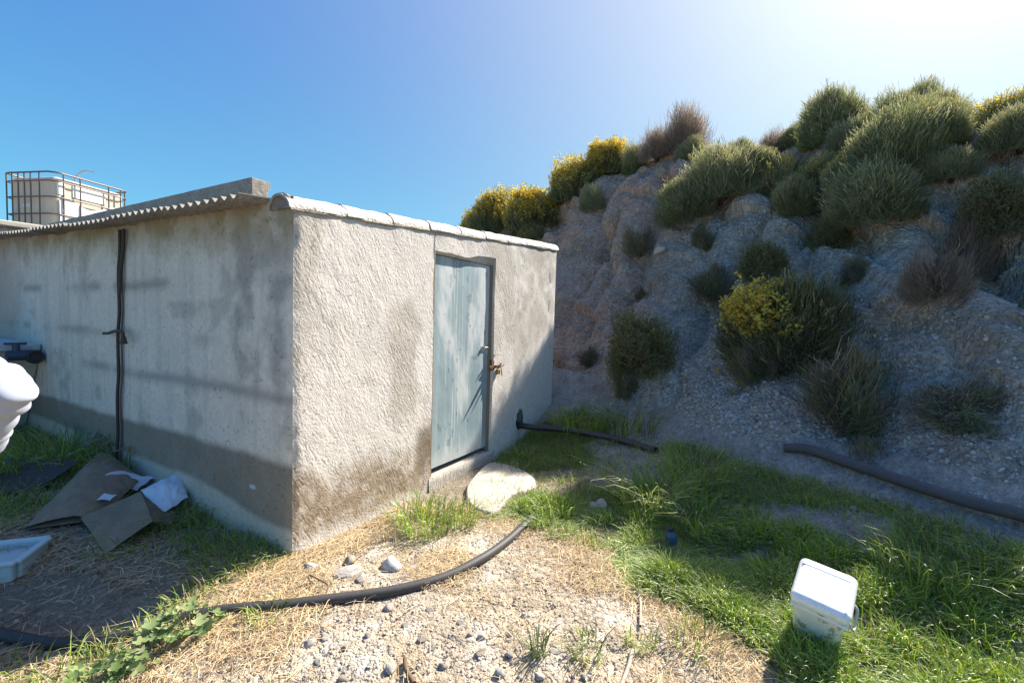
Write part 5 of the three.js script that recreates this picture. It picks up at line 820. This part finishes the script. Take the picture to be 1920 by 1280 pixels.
  body.geometry = mergeGeometries([body.geometry, meshField(field(hR, 0.010), [Wr[0] - 0.06, Wr[1] - 0.10, Wr[2] - 0.05], 0.16, 80), meshField(field(hL, 0.010), [WL[0], WL[1] - 0.11, WL[2] - 0.02], 0.16, 80)]);
  const grown = (b, d) => b.map(([a, c, ra, rb]) => [a, c, ra + d, rb + d]);
  const fold = (p) => { const ax = (p[0] - E[0]) * 0.9 + (p[1] - E[1]) * 0.75; return 0.006 * Math.sin(ax * 85 + 9 * vn(p[2] * 10 + 2, p[1] * 10, 601) + 6 * vn(p[0] * 13, p[1] * 13 + p[2] * 6, 603)) * ss(0.30, 0.03, Math.hypot(p[0] - E[0] + 0.02, p[1] - E[1], p[2] - E[2])) + 0.012 * (fbm(p[0] * 16 + p[2] * 7, p[1] * 12 - p[2] * 5, 3, 602) - 0.5); };
  const armShirt = [[S, E, 0.075, 0.066], [E, [lerp(E[0], Wr[0], 0.9), lerp(E[1], Wr[1], 0.9), lerp(E[2], Wr[2], 0.9)], 0.066, 0.043]], cuff = [[[lerp(E[0], Wr[0], 0.84), lerp(E[1], Wr[1], 0.84), lerp(E[2], Wr[2], 0.84)], [lerp(E[0], Wr[0], 0.96), lerp(E[1], Wr[1], 0.96), lerp(E[2], Wr[2], 0.96)], 0.046, 0.045]];
  const fs = field([...grown(torso, 0.022), ...armShirt, [SL, EL, 0.072, 0.06], [EL, WL, 0.06, 0.04]], 0.04), fc = field(cuff, 0.01);
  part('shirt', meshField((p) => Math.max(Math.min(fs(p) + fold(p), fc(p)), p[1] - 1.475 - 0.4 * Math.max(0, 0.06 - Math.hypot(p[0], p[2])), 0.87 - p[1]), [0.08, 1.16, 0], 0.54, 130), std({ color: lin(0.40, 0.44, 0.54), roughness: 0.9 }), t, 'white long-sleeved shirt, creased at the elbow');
  const fl = field(grown([...legs.filter((l, i) => i % 3 < 2), ...torso.slice(1, 2)], 0.02), 0.04);
  part('trousers', meshField((p) => Math.max(fl(p) + 0.006 * (fbm(p[0] * 9, p[1] * 9, 2, 604) - 0.5), p[1] - 1.0, 0.07 - p[1]), [0, 0.55, 0], 0.6, 90), std({ color: lin(0.05, 0.035, 0.055), roughness: 0.9 }), t, 'dark trousers');
  const ff = field(grown(legs.filter((l, i) => i % 3 === 2), 0.012), 0.01); part('shoes', meshField((p) => Math.max(ff(p), p[1] - 0.10, 0.0 - p[1]), [0, 0.1, -0.05], 0.32, 60), std({ color: lin(0.06, 0.05, 0.045), roughness: 0.7 }), t);
  const fh = field([[[0, 1.655, 0.0], [0, 1.68, -0.01], 0.106, 0.107], [[0, 1.60, 0.03], [0, 1.66, 0.03], 0.082, 0.09]], 0.02); part('hair', meshField((p) => Math.max(fh(p) + 0.006 * (vn(p[0] * 60, p[1] * 40 + p[2] * 50, 605) - 0.5), -(p[2] + 0.052 + (p[1] - 1.69) * 0.6), 1.565 - p[1]), [0, 1.66, 0], 0.16, 60), std({ color: lin(0.05, 0.035, 0.025), roughness: 0.8 }), t);
  for (const s of [-1, 1]) part('eye', new THREE.SphereGeometry(0.011, 12, 8).translate(s * 0.034, 1.648, -0.112), std({ color: lin(0.55, 0.52, 0.48), roughness: 0.3 }), body);
  part('mouth', box(-0.024, 0.024, 1.572, 1.580, -0.118, -0.108, 0.003), std({ color: lin(0.30, 0.13, 0.11) }), body);
}

scene.traverse((o) => { if (o.isMesh) { o.castShadow = true; o.receiveShadow = true; } });
renderer.render(scene, camera);
